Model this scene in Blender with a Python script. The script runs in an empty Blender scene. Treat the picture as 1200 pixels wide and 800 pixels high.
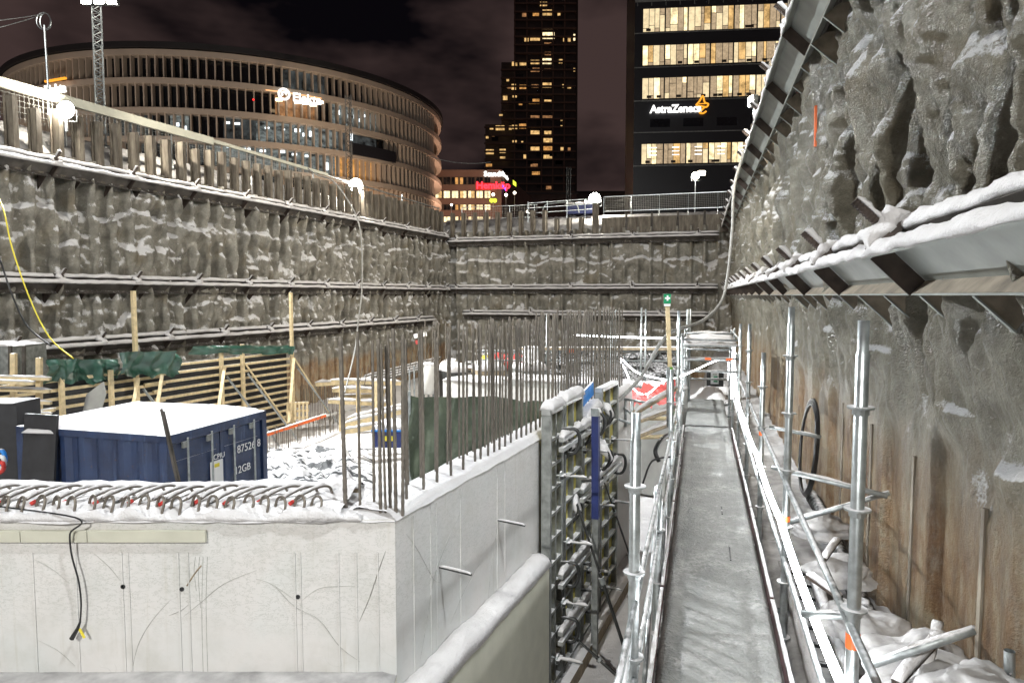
import bpy, math, random, bmesh
from mathutils import Vector, Matrix, noise
random.seed(7)
R = math.radians
V = Vector
sc = bpy.context.scene
COL = sc.collection
TH = R(3.86)
# ------------------------------------------------------------------ camera helpers
CF = V((0, math.cos(TH), -math.sin(TH))); CU = V((0, math.sin(TH), math.cos(TH))); CR = V((1, 0, 0))
def ray(px, py): return CF + CR*((px-600)/800) + CU*((400-py)/800)
def P(px, py, D):
    r = ray(px, py); return r*(D/r.y)
def PZ(px, py, z):
    r = ray(px, py); return r*(z/r.z)
G = -4.75      # pit floor, camera height is z = 0
TOPZ = 4.7     # street level
DK = -2.7      # walkway deck
# ------------------------------------------------------------------ materials
MATS = {}
class NT:
    def __init__(s, name):
        s.m = bpy.data.materials.new(name); s.m.use_nodes = True
        s.n = s.m.node_tree.nodes; s.l = s.m.node_tree.links
        s.b = s.n['Principled BSDF']; MATS[name] = s.m
    def add(s, t, **kw):
        nd = s.n.new(t)
        for k, v in kw.items():
            if hasattr(nd, k): setattr(nd, k, v)
        return nd
    def link(s, a, b): s.l.new(a, b)
    def noise(s, scale, detail=4, rough=.55, vec=None, sx=(1, 1, 1)):
        nd = s.n.new('ShaderNodeTexNoise'); nd.inputs['Scale'].default_value = scale
        nd.inputs['Detail'].default_value = detail; nd.inputs['Roughness'].default_value = rough
        tc = s.n.new('ShaderNodeTexCoord'); mp = s.n.new('ShaderNodeMapping')
        mp.inputs['Scale'].default_value = sx
        s.link(tc.outputs['Object'], mp.inputs[0]); s.link(mp.outputs[0], nd.inputs['Vector'])
        return nd.outputs['Fac']
    def ramp(s, fac, stops):
        r = s.n.new('ShaderNodeValToRGB'); e = r.color_ramp.elements
        while len(e) < len(stops): e.new(.5)
        for i, (p, c) in enumerate(stops):
            e[i].position = p; e[i].color = (*c, 1) if len(c) == 3 else c
        s.link(fac, r.inputs[0]); return r.outputs[0]
    def mix(s, fac, a, b):
        m = s.n.new('ShaderNodeMix'); m.data_type = 'RGBA'
        if isinstance(fac, (int, float)): m.inputs[0].default_value = fac
        else: s.link(fac, m.inputs[0])
        for i, c in ((6, a), (7, b)):
            if isinstance(c, tuple): m.inputs[i].default_value = (*c, 1)
            else: s.link(c, m.inputs[i])
        return m.outputs[2]
    def math(s, op, a, b=None, c=None):
        m = s.n.new('ShaderNodeMath'); m.operation = op
        for i, x in enumerate((a, b, c)):
            if x is None: continue
            if isinstance(x, (int, float)): m.inputs[i].default_value = x
            else: s.link(x, m.inputs[i])
        return m.outputs[0]
    def rng(s, x, a, b, c=0, d=1):
        m = s.n.new('ShaderNodeMapRange'); s.link(x, m.inputs[0])
        for i, v in enumerate((a, b, c, d)): m.inputs[i+1].default_value = v
        return m.outputs[0]
    def col(s, c):
        if isinstance(c, tuple): s.b.inputs['Base Color'].default_value = (*c, 1)
        else: s.link(c, s.b.inputs['Base Color'])
    def rough(s, r):
        if isinstance(r, (int, float)): s.b.inputs['Roughness'].default_value = r
        else: s.link(r, s.b.inputs['Roughness'])
    def bump(s, h, st=.5, dist=.02):
        b = s.n.new('ShaderNodeBump'); b.inputs['Strength'].default_value = st; b.inputs['Distance'].default_value = dist
        s.link(h, b.inputs['Height']); s.link(b.outputs[0], s.b.inputs['Normal'])
    def nz(s):
        g = s.n.new('ShaderNodeNewGeometry'); x = s.n.new('ShaderNodeSeparateXYZ')
        s.link(g.outputs['Normal'], x.inputs[0]); return x.outputs[2]
    def pos(s):
        tc = s.n.new('ShaderNodeTexCoord'); x = s.n.new('ShaderNodeSeparateXYZ')
        s.link(tc.outputs['Object'], x.inputs[0]); return x.outputs
def simple(name, c, r=.6, metal=0, var=.25, scale=6, bump=.0, dust=None):
    """plain surface with mottling, optional snow dust on upward faces"""
    t = NT(name); n = t.noise(scale, 5)
    dark = tuple(x*(1-var) for x in c); light = tuple(min(1, x*(1+var)) for x in c)
    cc = t.ramp(n, [(.3, dark), (.7, light)])
    if dust:
        f = t.math('MULTIPLY_ADD', t.noise(14, 3), .8, t.nz())
        f = t.rng(f, dust, dust+.25); cc = t.mix(f, cc, (.78, .77, .78))
        t.rough(t.rng(f, 0, 1, r, .8))
        if metal: t.link(t.rng(f, 0, 1, metal, 0), t.b.inputs['Metallic'])
    else:
        t.rough(r); t.b.inputs['Metallic'].default_value = metal
    t.col(cc)
    if bump: t.bump(t.noise(scale*5, 4), bump, .01)
    return t.m
def emit(name, c, s):
    t = NT(name); t.col((0, 0, 0)); t.b.inputs['Emission Color'].default_value = (*c, 1)
    t.b.inputs['Emission Strength'].default_value = s; return t.m

# snow
t = NT('snow'); n = t.noise(3, 5); t.col(t.ramp(n, [(.3, (.64, .62, .62)), (.7, (.75, .735, .735))])); t.rough(.75)
t.bump(t.math('ADD', t.noise(9, 6), t.math('MULTIPLY', t.noise(55, 4, .7), .55)), .8, .035)
# trodden snow on the deck
t = NT('trodden_snow'); n = t.noise(2.2, 6, .6); n2 = t.noise(16, 6, .7)
c = t.ramp(n, [(.3, (.19, .195, .187)), (.5, (.30, .30, .288)), (.75, (.50, .49, .48))])
t.col(t.mix(t.rng(n2, .40, .60), (.25, .255, .245), c)); t.rough(.7); t.bump(t.math('ADD', n2, t.noise(40, 4)), .9, .02)
# shotcrete and frozen mud between the piles, snow on whatever faces up
def shot(name, zr0, zr1, c1, c2, c3, snowt=.42, rz=True, sx=1.0, bw=1.15, keep=.12, bd=.035):
    t = NT(name); nz = t.nz(); p = t.pos()
    n = t.noise(2.2*sx, 7, .62); nf = t.noise(17*sx, 6, .7)
    base = t.ramp(n, [(.28, c1), (.5, c2), (.74, c3)])
    base = t.mix(t.rng(nf, .35, .7, .0, .55), base, tuple(x*.45 for x in c2))
    base = t.mix(t.rng(t.noise(1.0, 3), .55, .68, 0, .45), base, (.20, .155, .085))
    if rz:
        st = t.math('ADD', t.math('MULTIPLY', t.noise(5, 6, .7, sx=(1, 1, .16)), .55), t.math('MULTIPLY', t.noise(1.7, 6, .7), .45)); st2 = t.noise(11, 6, .75, sx=(1, 1, .5))
        rust = t.ramp(st, [(.32, (.075, .048, .030)), (.42, (.19, .105, .052)), (.50, (.30, .19, .10)), (.57, (.40, .32, .21)), (.68, (.30, .28, .22))])
        rust = t.mix(t.rng(st2, .48, .72, 0, .65), rust, (.33, .30, .24))
        h = t.math('MULTIPLY_ADD', t.noise(1.6, 4), 1.1, p[2])
        fr = t.rng(h, zr0, zr1, 1, 0)
        base = t.mix(fr, base, rust)
    fine = t.noise(34*sx, 5, .75); big = t.noise(4.2*sx, 5, .65)
    f = t.math('ADD', nz, t.math('MULTIPLY_ADD', big, bw, -bw/2))
    f = t.math('ADD', f, t.math('MULTIPLY_ADD', fine, 1.0, -.5))
    f = t.rng(f, snowt, snowt+.2)
    if rz: f = t.math('MULTIPLY', f, t.rng(fr, 0, 1, 1, keep))
    t.col(t.mix(f, base, (.80, .79, .79))); t.rough(t.rng(f, 0, 1, .34, .72))
    t.bump(t.math('ADD', t.math('MULTIPLY', nf, 1.0), t.math('MULTIPLY', fine, .9)), 1.0, bd)
    return t.m
shot('frozen_wall', 2.15, 2.5, (.10, .093, .078), (.30, .28, .235), (.52, .49, .42), .20, bw=.9)
shot('frozen_wall_far', 1.0, 1.2, (.14, .132, .11), (.33, .31, .26), (.52, .49, .43), .20, bw=.9)
shot('frozen_wall_near', 3.45, 4.35, (.13, .118, .088), (.32, .295, .23), (.50, .47, .39), .27, sx=1.5, bw=1.0, keep=.5, bd=.06)
# rusty old sheet piles
t = NT('rusty_pile'); st = t.noise(6, 6, .65, sx=(1, 1, .2))
t.col(t.ramp(st, [(.3, (.06, .045, .03)), (.5, (.13, .11, .085)), (.7, (.24, .21, .16))])); t.rough(.7); t.bump(t.noise(30, 4), .4, .01)
simple('shaded_dirty_snow', (.36, .35, .345), .8, 0, .35, 5, .6)  # soiled grey for the banks; on the ledge the grey also paints in shade
simple('scuff', (.34, .335, .31), .6, 0, .3, 20)
simple('rusty_flange', (.25, .21, .16), .6, .2, .4, 5, .4)
simple('waler_steel', (.085, .075, .065), .55, .3, .5, 3, .3, dust=1.15)
simple('waler_web', (.30, .32, .30), .45, .4, .25, 2, .2, dust=1.3)
simple('bracket_steel', (.055, .04, .032), .6, .2, .5, 5, .3, dust=1.3)
simple('dark_steel', (.045, .046, .045), .5, .5, .4, 6, .2, dust=1.2)
simple('rebar_steel', (.17, .15, .125), .55, .5, .35, 12, .3)
simple('galvanised', (.50, .54, .55), .34, .85, .3, 14, .1, dust=1.15)
simple('galvanised_frosted', (.30, .32, .32), .45, .6, .3, 14, .2, dust=1.08)
simple('form_steel', (.24, .25, .24), .5, .4, .4, 8, .2, dust=.85)
simple('aluminium', (.5, .51, .5), .4, .7, .2, 8, .1, dust=.9)
simple('form_ply', (.48, .42, .10), .6, 0, .5, 6, .2, dust=1.2)
simple('black_ply', (.015, .015, .017), .6, 0, .4, 5, .1, dust=1.3)
simple('timber', (.62, .50, .30), .65, 0, .22, 9, .2, dust=1.25)
simple('old_timber', (.30, .24, .16), .7, 0, .35, 9, .3, dust=1.05)
simple('cream_bar', (.52, .51, .42), .6, 0, .08, 4, .1)
simple('container_blue_old', (.014, .030, .095), .45, 0, .3, 4, .1, dust=1.35)
t = NT('container_blue'); a_ = t.noise(3.5, 5); b_ = t.noise(13, 6, .75); c_ = t.noise(9, 5, .7, sx=(1, 1, .12))
k = t.ramp(a_, [(.3, (.009, .018, .052)), (.7, (.016, .034, .09))]); k = t.mix(t.rng(c_, .56, .68, 0, .45), k, (.07, .11, .20)); k = t.mix(t.rng(b_, .62, .68, 0, .8), k, (.13, .065, .03))
f = t.rng(t.math('MULTIPLY_ADD', t.noise(18, 4), .8, t.nz()), 1.0, 1.25); t.col(t.mix(f, k, (.75, .75, .76))); t.rough(t.rng(b_, .3, .7, .35, .65)); t.bump(t.math('ADD', a_, t.math('MULTIPLY', b_, .3)), .35, .03)
simple('formwork_blue', (.015, .025, .11), .5, 0, .3, 6, .1, dust=1.3)
simple('light_blue', (.02, .22, .65), .5, 0, .2, 6, .1, dust=1.0)
simple('white_paint', (.75, .75, .74), .5, 0, .06, 5)
simple('sign_white', (.85, .85, .85), .5, 0, .03, 5)
simple('yellow', (.75, .62, .05), .5, 0, .1, 6)
simple('green_paint', (.10, .30, .03), .5, 0, .2, 6)
simple('sign_green', (.0, .25, .10), .5, 0, .1, 6)
simple('red_paint', (.55, .04, .03), .5, 0, .15, 6)
simple('orange', (.80, .15, .03), .55, 0, .15, 6)
simple('toe_board', (.075, .03, .03), .6, 0, .4, 6, .1, dust=1.1)
simple('black_rubber', (.012, .012, .013), .4, 0, .3, 8, 0, dust=1.4)
simple('grey_hose', (.25, .25, .24), .5, 0, .2, 12)
simple('red_tarp', (.50, .07, .06), .5, 0, .3, 3, .3)
simple('green_tarp', (.02, .065, .045), .32, 0, .5, 3, .3, dust=1.2)
simple('grey_concrete', (.34, .34, .32), .75, 0, .2, 2, .3, dust=1.1)
simple('pale_concrete', (.56, .55, .52), .75, 0, .12, 2, .3, dust=1.1)
simple('dark_tarp', (.025, .024, .022), .45, 0, .5, 2, .4, dust=1.2)
simple('mesh_wire', (.35, .35, .33), .5, .5, .2, 12)
simple('purple', (.08, .06, .35), .5, 0, .2, 6)
# white insulated wall face: cast lines, runs and scratches of its own
t = NT('white_wall'); p = t.pos()
n = t.noise(.8, 4); base = t.ramp(n, [(.3, (.58, .59, .575)), (.55, (.65, .63, .61)), (.75, (.63, .65, .635))])
run = t.noise(14, 5, .7, sx=(1, 1, .05)); up = t.rng(t.math('MULTIPLY_ADD', t.noise(2.5, 4), .5, p[2]), .05, .4, 0, 1)
base = t.mix(t.math('MULTIPLY', t.rng(run, .56, .68, 0, .35), t.rng(t.noise(1.1, 3), .45, .6)), base, (.42, .39, .30))
wv = t.noise(9, 6, .7, sx=(1, 1, 2.5)); 
ln = t.rng(t.math('ABSOLUTE', t.math('SUBTRACT', wv, .5)), 0, .012, 1, 0)
smear = t.rng(t.math('MULTIPLY_ADD', t.noise(.9, 3), .6, p[2]), 2.45, 2.7, 0, 1)
base = t.mix(t.math('MULTIPLY', t.math('MULTIPLY', ln, smear), .85), base, (.30, .31, .27))
wl = t.n.new('ShaderNodeTexVoronoi'); wl.feature = 'DISTANCE_TO_EDGE'; wl.inputs['Scale'].default_value = 1.3
tc = t.n.new('ShaderNodeTexCoord'); mp = t.n.new('ShaderNodeMapping'); mp.inputs['Scale'].default_value = (1, 1, .6)
nn = t.n.new('ShaderNodeTexNoise'); nn.inputs['Scale'].default_value = 1.5
t.link(tc.outputs['Object'], nn.inputs['Vector'])
va = t.n.new('ShaderNodeVectorMath'); va.operation = 'ADD'
t.link(tc.outputs['Object'], mp.inputs[0]); t.link(mp.outputs[0], va.inputs[0]); t.link(nn.outputs['Color'], va.inputs[1]); t.link(va.outputs[0], wl.inputs['Vector'])
sl = t.math('MULTIPLY', t.rng(wl.outputs['Distance'], 0, .005, 1, 0), t.rng(t.noise(1.7, 2), .5, .56, 0, .25))
base = t.mix(sl, base, (.36, .36, .34))
base = t.mix(t.rng(t.noise(2.3, 6, .7), .48, .70, 0, .30), base, (.36, .35, .29)); base = t.mix(t.rng(t.noise(45, 3, .8), .66, .72, 0, .5), base, (.25, .24, .2))
t.col(base); t.rough(.5); t.bump(t.math('ADD', t.noise(3, 3), t.math('MULTIPLY', wv, .25)), .25, .02)
# netting
t = NT('dark_net'); n = t.noise(3, 5); t.col(t.ramp(n, [(.3, (.035, .048, .03)), (.7, (.085, .105, .07))])); t.rough(.6)
t.bump(t.noise(7, 5), .8, .05)
# snowy tarpaulins with black folds showing
t = NT('snowy_tarp'); n = t.noise(1.7, 6, .6, sx=(1, 2.2, 1)); f = t.rng(n, .44, .49)
t.col(t.mix(f, (.03, .032, .035), (.66, .65, .65))); t.rough(.6); t.bump(t.noise(6, 6, .6), .9, .06)

# ------------------------------------------------------------------ mesh builder
class MB:
    def __init__(s): s.v = []; s.f = []
    def quad(s, a, b, c, d):
        i = len(s.v); s.v += [V(a), V(b), V(c), V(d)]; s.f.append((i, i+1, i+2, i+3)); return s
    def poly(s, pts):
        i = len(s.v); s.v += [V(p) for p in pts]; s.f.append(tuple(range(i, i+len(pts)))); return s
    def box(s, c, ex, ey, ez):
        """centre and three half-extent vectors"""
        c, ex, ey, ez = map(V, (c, ex, ey, ez)); i = len(s.v)
        for a in (-1, 1):
            for b in (-1, 1):
                for d in (-1, 1): s.v.append(c+ex*a+ey*b+ez*d)
        for q in ((0, 1, 3, 2), (4, 6, 7, 5), (0, 4, 5, 1), (2, 3, 7, 6), (0, 2, 6, 4), (1, 5, 7, 3)): s.f.append(tuple(i+k for k in q))
        return s
    def bar(s, a, b, w, h, up=V((0, 0, 1))):
        """rectangular bar from a to b, w across, h along up"""
        a, b = V(a), V(b); d = (b-a); L = d.length; d.normalize()
        if abs(d.dot(up)) > .98: up = V((0, 1, 0))
        sd = d.cross(up).normalized(); u = sd.cross(d)
        return s.box((a+b)/2, d*L/2, sd*w/2, u*h/2)
    def tube(s, pts, r, n=8, cap=True):
        pts = [V(p) for p in pts]; i0 = len(s.v); rr = r if isinstance(r, (list, tuple)) else [r]*len(pts)
        ref = None
        for k, p in enumerate(pts):
            d = (pts[min(k+1, len(pts)-1)]-pts[max(k-1, 0)]).normalized()
            if ref is None:
                ref = V((0, 0, 1)) if abs(d.z) < .9 else V((1, 0, 0))
            a = (ref - d*ref.dot(d)).normalized(); b = d.cross(a); ref = a
            for j in range(n):
                an = 2*math.pi*j/n; s.v.append(p+(a*math.cos(an)+b*math.sin(an))*rr[k])
        for k in range(len(pts)-1):
            for j in range(n):
                x = i0+k*n+j; y = i0+k*n+(j+1) % n; s.f.append((x, y, y+n, x+n))
        if cap:
            s.f.append(tuple(range(i0+n-1, i0-1, -1))); e = i0+(len(pts)-1)*n; s.f.append(tuple(range(e, e+n)))
        return s
    def prism(s, prof, a, du, dv, ext):
        """closed profile of (u,v) about a, extruded by vector ext"""
        a, du, dv, ext = map(V, (a, du, dv, ext)); i = len(s.v); n = len(prof)
        s.v += [a+du*u+dv*w for u, w in prof]; s.v += [a+du*u+dv*w+ext for u, w in prof]
        s.f.append(tuple(range(i+n-1, i-1, -1))); s.f.append(tuple(range(i+n, i+2*n)))
        for k in range(n):
            k2 = (k+1) % n; s.f.append((i+k, i+k2, i+n+k2, i+n+k))
        return s
    def ridge(s, pts, side, up, w, h, n=7, sd=0, amp=.35, fr=3.0):
        """lumpy snow lying along a path: half-width w, height h"""
        pts = [V(p) for p in pts]; side = V(side).normalized(); up = V(up).normalized(); i0 = len(s.v)
        for k, p in enumerate(pts):
            e = 1 if 0 < k < len(pts)-1 else .25
            for j in range(n+1):
                t_ = math.pi*j/n
                q = p+side*(math.cos(t_)*w)
                nn = noise.noise(q*fr+V((sd, sd, 0))); n2 = noise.noise(q*fr*4+V((sd, 0, 0)))+.6*noise.noise(q*fr*11)
                hh = h*(1+amp*1.6*nn+amp*.6*n2)*math.sin(t_)**.6*e if 0 < j < n else -h*.1
                s.v.append(q+up*hh+side*(math.cos(t_)*w*amp*.5*noise.noise(p*fr*1.3+V((0, sd, 9)))))
        m = n+1
        for k in range(len(pts)-1):
            for j in range(m):
                j2 = (j+1) % m; x = i0+k*m
                s.f.append((x+j, x+j2, x+m+j2, x+m+j))
        s.f.append(tuple(range(i0, i0+m))); e = i0+(len(pts)-1)*m; s.f.append(tuple(range(e+m-1, e-1, -1)))
        return s
    def disc(s, c, ax, r, th=.01, n=12):
        c = V(c); ax = V(ax).normalized(); return s.tube([c-ax*th/2, c+ax*th/2], r, n)
    def build(s, name, mat, parent=None, smooth=False, flip=True):
        o0 = V(parent['_w']) if parent is not None and '_w' in parent else V((0, 0, 0))
        me = bpy.data.meshes.new(name)
        me.from_pydata([tuple(p-o0) for p in s.v], [], s.f)
        if flip:
            bm = bmesh.new(); bm.from_mesh(me); bmesh.ops.recalc_face_normals(bm, faces=bm.faces); bm.to_mesh(me); bm.free()
        me.materials.append(MATS[mat] if isinstance(mat, str) else mat)
        if smooth: me.polygons.foreach_set('use_smooth', [True]*len(me.polygons))
        me.update()
        ob = bpy.data.objects.new(name, me); COL.objects.link(ob)
        if parent is not None:
            ob.parent = parent
            if '_w' in parent: ob['_w'] = tuple(o0)
        return ob
def tag(o, label, cat, group=None, kind=None):
    if label: o['label'] = label
    if cat: o['category'] = cat
    if group: o['group'] = group
    if kind: o['kind'] = kind
    return o
def thing(name, label, cat, loc=(0, 0, 0), group=None):
    o = bpy.data.objects.new(name, None); COL.objects.link(o); o.location = loc; o['_w'] = tuple(loc)
    o.empty_display_size = .2
    return tag(o, label, cat, group)
def centred(mb, name, mat, smooth=False):
    """single-mesh thing whose origin is at its base"""
    n = len(mb.v); c = V((sum(p.x for p in mb.v)/n, sum(p.y for p in mb.v)/n, min(p.z for p in mb.v)))
    mb.v = [p-c for p in mb.v]; o = mb.build(name, mat, None, smooth); o.location = c; return o
def struct(mb, name, mat, smooth=False):
    return tag(mb.build(name, mat, None, smooth), None, None, None, 'structure')
def copy_tree(o, loc=None, rz=None, label=None):
    r = o.copy(); COL.objects.link(r)
    for ch in list(o.children):
        c = ch.copy(); COL.objects.link(c); c.parent = r
        for g in list(ch.children):
            d = g.copy(); COL.objects.link(d); d.parent = c
    if loc is not None: r.location = loc
    if rz is not None: r.rotation_euler.z = rz
    if label: r['label'] = label
    return r
def text(s, size, name, mat, parent, origin, right, up, depth=.01, bold=0.0, label=None, sp=1.0):
    cu = bpy.data.curves.new(name, 'FONT'); cu.body = s; cu.size = size; cu.extrude = depth; cu.offset = bold; cu.space_character = sp
    cu.resolution_u = 3
    tmp = bpy.data.objects.new('tmp', cu); COL.objects.link(tmp)
    dg = bpy.context.evaluated_depsgraph_get(); dg.update()
    me = bpy.data.meshes.new_from_object(tmp.evaluated_get(dg)); bpy.data.objects.remove(tmp)
    r = V(right).normalized(); u = V(up).normalized(); u = (u-r*u.dot(r)).normalized(); nn = r.cross(u)
    M = Matrix((( r.x, u.x, nn.x, origin[0]), (r.y, u.y, nn.y, origin[1]), (r.z, u.z, nn.z, origin[2]), (0, 0, 0, 1)))
    me.transform(M)
    if parent is not None and '_w' in parent: me.transform(Matrix.Translation(-V(parent['_w'])))
    me.name = name; me.materials.clear(); me.materials.append(MATS[mat])
    o = bpy.data.objects.new(name, me); COL.objects.link(o)
    if parent is not None: o.parent = parent; o['_w'] = tuple(parent['_w'])
    return o
def lerp(a, b, t_): return a+(b-a)*t_
def path(a, b, n): a, b = V(a), V(b); return [a.lerp(b, i/n) for i in range(n+1)]
def sag(a, b, s, n=14):
    a, b = V(a), V(b); return [a.lerp(b, i/n)-V((0, 0, s*4*(i/n)*(1-i/n))) for i in range(n+1)]
def smoothpath(pts, n=6):
    pts = [V(p) for p in pts]; out = []
    q = [pts[0]]+pts+[pts[-1]]
    for i in range(1, len(q)-2):
        for k in range(n):
            t_ = k/n; a, b, c, d = q[i-1], q[i], q[i+1], q[i+2]
            out.append(.5*((2*b)+(c-a)*t_+(2*a-5*b+4*c-d)*t_*t_+(3*b-a-3*c+d)*t_**3))
    out.append(pts[-1]); return out
class Fr:
    def __init__(s, o, d, flip):
        s.o = V((o[0], o[1], 0)); s.d = V((d[0], d[1], 0)).normalized()
        s.n = V((s.d.y, -s.d.x, 0))*flip
    def pt(s, q, o, z): return s.o+s.d*q+s.n*o+V((0, 0, z))
FL = Fr((-14.82, 14), (.37, 1), 1)
FF = Fr((-4.09, 43), (16.29, -5), 1)
FR_ = Fr((1.75, 0), (.275, 1), -1)
FW = Fr((0, 0), (.276, 1), 1)       # walkway line, +o to the right
# ================================================================== SETTING
# pit floor
mb = MB(); N = 90
xs = [-30+60*i/N for i in range(N+1)]; ys = [-16+66*i/N for i in range(N+1)]
for y in ys:
    for x in xs: mb.v.append(V((x, y, G+.12*noise.noise(V((x*.4, y*.4, 0)))+.05*noise.noise(V((x*1.7, y*1.7, 3))))))
for j in range(N):
    for i in range(N): a = j*(N+1)+i; mb.f.append((a, a+1, a+N+2, a+N+1))
struct(mb, 'pit_floor', 'snow', True)
# street level ground: ring round the pit out to the horizon
A = FL.pt(-32, -1.2, 0); B = FL.pt(31.9, -1.2, 0)+V((-.4, .9, 0)); C_ = FR_.pt(40.6, -1.2, 0); D_ = FR_.pt(-16, -1.2, 0)
inner = [A, B, C_, D_]; outer = [V((-900, -300, 0)), V((-900, 1500, 0)), V((900, 1500, 0)), V((900, -300, 0))]
mb = MB()
for k in range(4):
    k2 = (k+1) % 4; q = [inner[k], outer[k], outer[k2], inner[k2]]; mb.poly([p+V((0, 0, TOPZ)) for p in q])
    mb.quad(inner[k]+V((0, 0, TOPZ)), inner[k2]+V((0, 0, TOPZ)), inner[k2]+V((0, 0, G)), inner[k]+V((0, 0, G)))
struct(mb, 'street_ground', 'snow')

# ================================================================== SHEET PILE WALLS
def h1(i, k=0): return noise.noise(V((i*7.31+k*3.7, i*1.93, k*5.1)))
BUMPS = [(4.75, -.80, .24, .16, .11), (3.88, -1.02, .15, .18, .13), (6.9, -.55, .3, .2, .12), (9.6, -.5, .35, .3, .15), (12.5, -.9, .4, .3, .2), (11.0, .95, .5, .5, .2)]
def sst(x): x = max(0.0, min(1.0, x)); return x*x*(3-2*x)
def disp(s, z, amp, per, seed, rustz, sper=None, shelf=2.45):
    i = math.floor(s/per); f = s/per-i
    rib = math.exp(-((min(f, 1-f))/(.15+.05*h1(i, seed)))**4)
    ph = 2.3*h1(i, seed); sp = .8+.6*abs(h1(i, seed+1))
    u = z/sp+ph+.5*noise.noise(V((s*1.3, z*.9, seed)))
    g = u-math.floor(u); k = math.floor(u)
    lump = ((1-g)/.2 if g > .8 else g/.8)**.8
    a = abs(h1(i*1.7+k*2.3, seed+2))*1.7
    fill = sst((.30 if sper is None else .42)+1.5*noise.noise(V((s*.75, z*.6, seed+3))))
    hol = (1-rib)*(.55+.9*abs(h1(i, seed+5)))
    bil = abs(noise.noise(V((s*1.9, z*1.15, seed+8))))*1.5
    bil2 = abs(noise.noise(V((s*5.2, z*2.6, seed+9))))*1.3
    fr_ = noise.fractal(V((s*8, z*6, seed)), 1.0, 2.0, 3)
    o = amp*(lerp(-hol*1.2+rib*.30, .28, fill)+(1-rib*.6)*.75*a*lump*(1-.4*fill)+.55*bil+.28*bil2+.07*fr_)
    zs = shelf+.4*noise.noise(V((s*.8, 3, seed)))+.25*h1(i, seed+6)
    o += .20*(1-rib*.5)*sst((zs-z)/.14)*sst((z-zs+1.9)/1.9)*(.6+.8*abs(h1(i, seed+7)))
    if z > zs: o -= .10*(1-rib)
    if sper: o += .13*abs(noise.noise(V((s*3.4, z*.8, 77))))*2-.10+.07*abs(noise.noise(V((s*8, z*2.2, 78))))+.02*noise.noise(V((s*22, z*16, 79)))
    if sper and z < .3: o *= lerp(.38, 1, sst((z+.9)/1.2)); o -= .06*(1-sst((z+.9)/1.2))
    q = s/(sper or per); f2 = q-math.floor(q)
    dp = .55 if not sper else .30
    steel = amp*dp*sst((abs(f2-.5)-.16)/.08)-amp*.4
    for bs, bz_, rs, rz_, ba in (BUMPS if sper else ()):
        dz_ = z-bz_; e_ = (s-bs)**2/rs**2+(dz_/(rz_ if dz_ < 0 else rz_*.22))**2
        if e_ < 4: steel += ba*math.exp(-e_)*(1+.4*fr_); o += ba*.6*math.exp(-e_)
    t_ = sst((z-(rustz+.55*noise.noise(V((s*.9, 0, seed+7)))))/.4)
    return lerp(steel+.015*bil2+.006*fr_, o, t_)
def wallmesh(fr, ss, zs, amp, per, seed, rustz, sper=None, shelf=2.45):
    mb = MB()
    for z in zs:
        for s in ss: mb.v.append(fr.pt(s, disp(s, z, amp, per, seed, rustz, sper, shelf), z))
    n = len(ss)
    for j in range(len(zs)-1):
        for i in range(n-1): a = j*n+i; mb.f.append((a, a+1, a+n+1, a+n))
    return mb
def frange(a, b, n): return [a+(b-a)*i/n for i in range(n+1)]
def bank(fr, s0, s1, n, zt, seed, back=1.3):
    mb = MB(); m = 9
    for i in range(n+1):
        s = lerp(s0, s1, i/n)
        for j in range(m+1):
            q = j/m; z = 3.82+(zt-3.82)*(q**.8); o = -.02-back*q**1.4
            w = V((s*.9, q*2, seed)); w2 = V((s*3.1, q*5, seed))
            k = math.sin(math.pi*min(1, q*1.05))
            mb.v.append(fr.pt(s, o+.30*k*noise.noise(w)+.10*k*noise.noise(w2), z+.30*k*noise.noise(w+V((9, 0, 0)))+.07*noise.noise(w2*2)))
    for i in range(n):
        for j in range(m): a = i*(m+1)+j; mb.f.append((a, a+1, a+m+2, a+m+1))
    return mb
def pile_heads(fr, root, s0, s1, per, z0, zf, proto=None):
    s = s0; k = 0
    prof = [(-.21, -.05), (-.13, -.05), (-.08, .16), (.08, .16), (.13, -.05), (.21, -.05), (.21, -.03), (.14, -.03), (.09, .18), (-.09, .18), (-.14, -.03), (-.21, -.03)]
    while s < s1:
        zt = zf(s)
        if zt:
            m = MB().prism([(u*.78, v) for u, v in prof], fr.pt(s, 0, z0), fr.d, fr.n, (0, 0, zt-z0))
            m.build('pile_head', 'rusty_pile', root)
        s += per; k += 1
def root_for(fr, s, name, label, cat): return thing(name, label, cat, fr.pt(s, 0, G))

rl = root_for(FL, 15, 'sheet_pile_wall', 'long snow-crusted sheet pile wall on the left side of the pit, with pile heads standing along its top', 'retaining wall')
wallmesh(FL, frange(0, 31.0, 800), frange(G-.1, 3.9, 230), .36, .62, 11, -2.6).build('frozen_face', 'frozen_wall', rl, True, False)
bank(FL, -2, 32, 200, TOPZ+.15, 21).build('snow_bank', 'shaded_dirty_snow', rl, True)
pile_heads(FL, rl, .3, 30.6, .62, 3.3, lambda s: 5.15+.18*h1(s*3, 4))
rf = root_for(FF, 8, 'sheet_pile_wall', 'far sheet pile wall closing the pit below the office towers, grey and patched with snow', 'retaining wall')
wallmesh(FF, frange(0, 17.1, 380), frange(G-.1, 3.9, 170), .27, .74, 31, -4.4, None, 2.1).build('frozen_face', 'frozen_wall_far', rf, True, False)
bank(FF, -.5, 17.5, 110, TOPZ+.1, 41).build('snow_bank', 'shaded_dirty_snow', rf, True)
pile_heads(FF, rf, .4, 9.2, .74, 3.3, lambda s: (5.05+.1*h1(s*3, 9)) if s < 6.5 else 4.55)
mb = MB()
for s in (9.4,): mb.bar(FF.pt(s, .1, 3.4), FF.pt(s, .1, 5.35), .35, .3)
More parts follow.
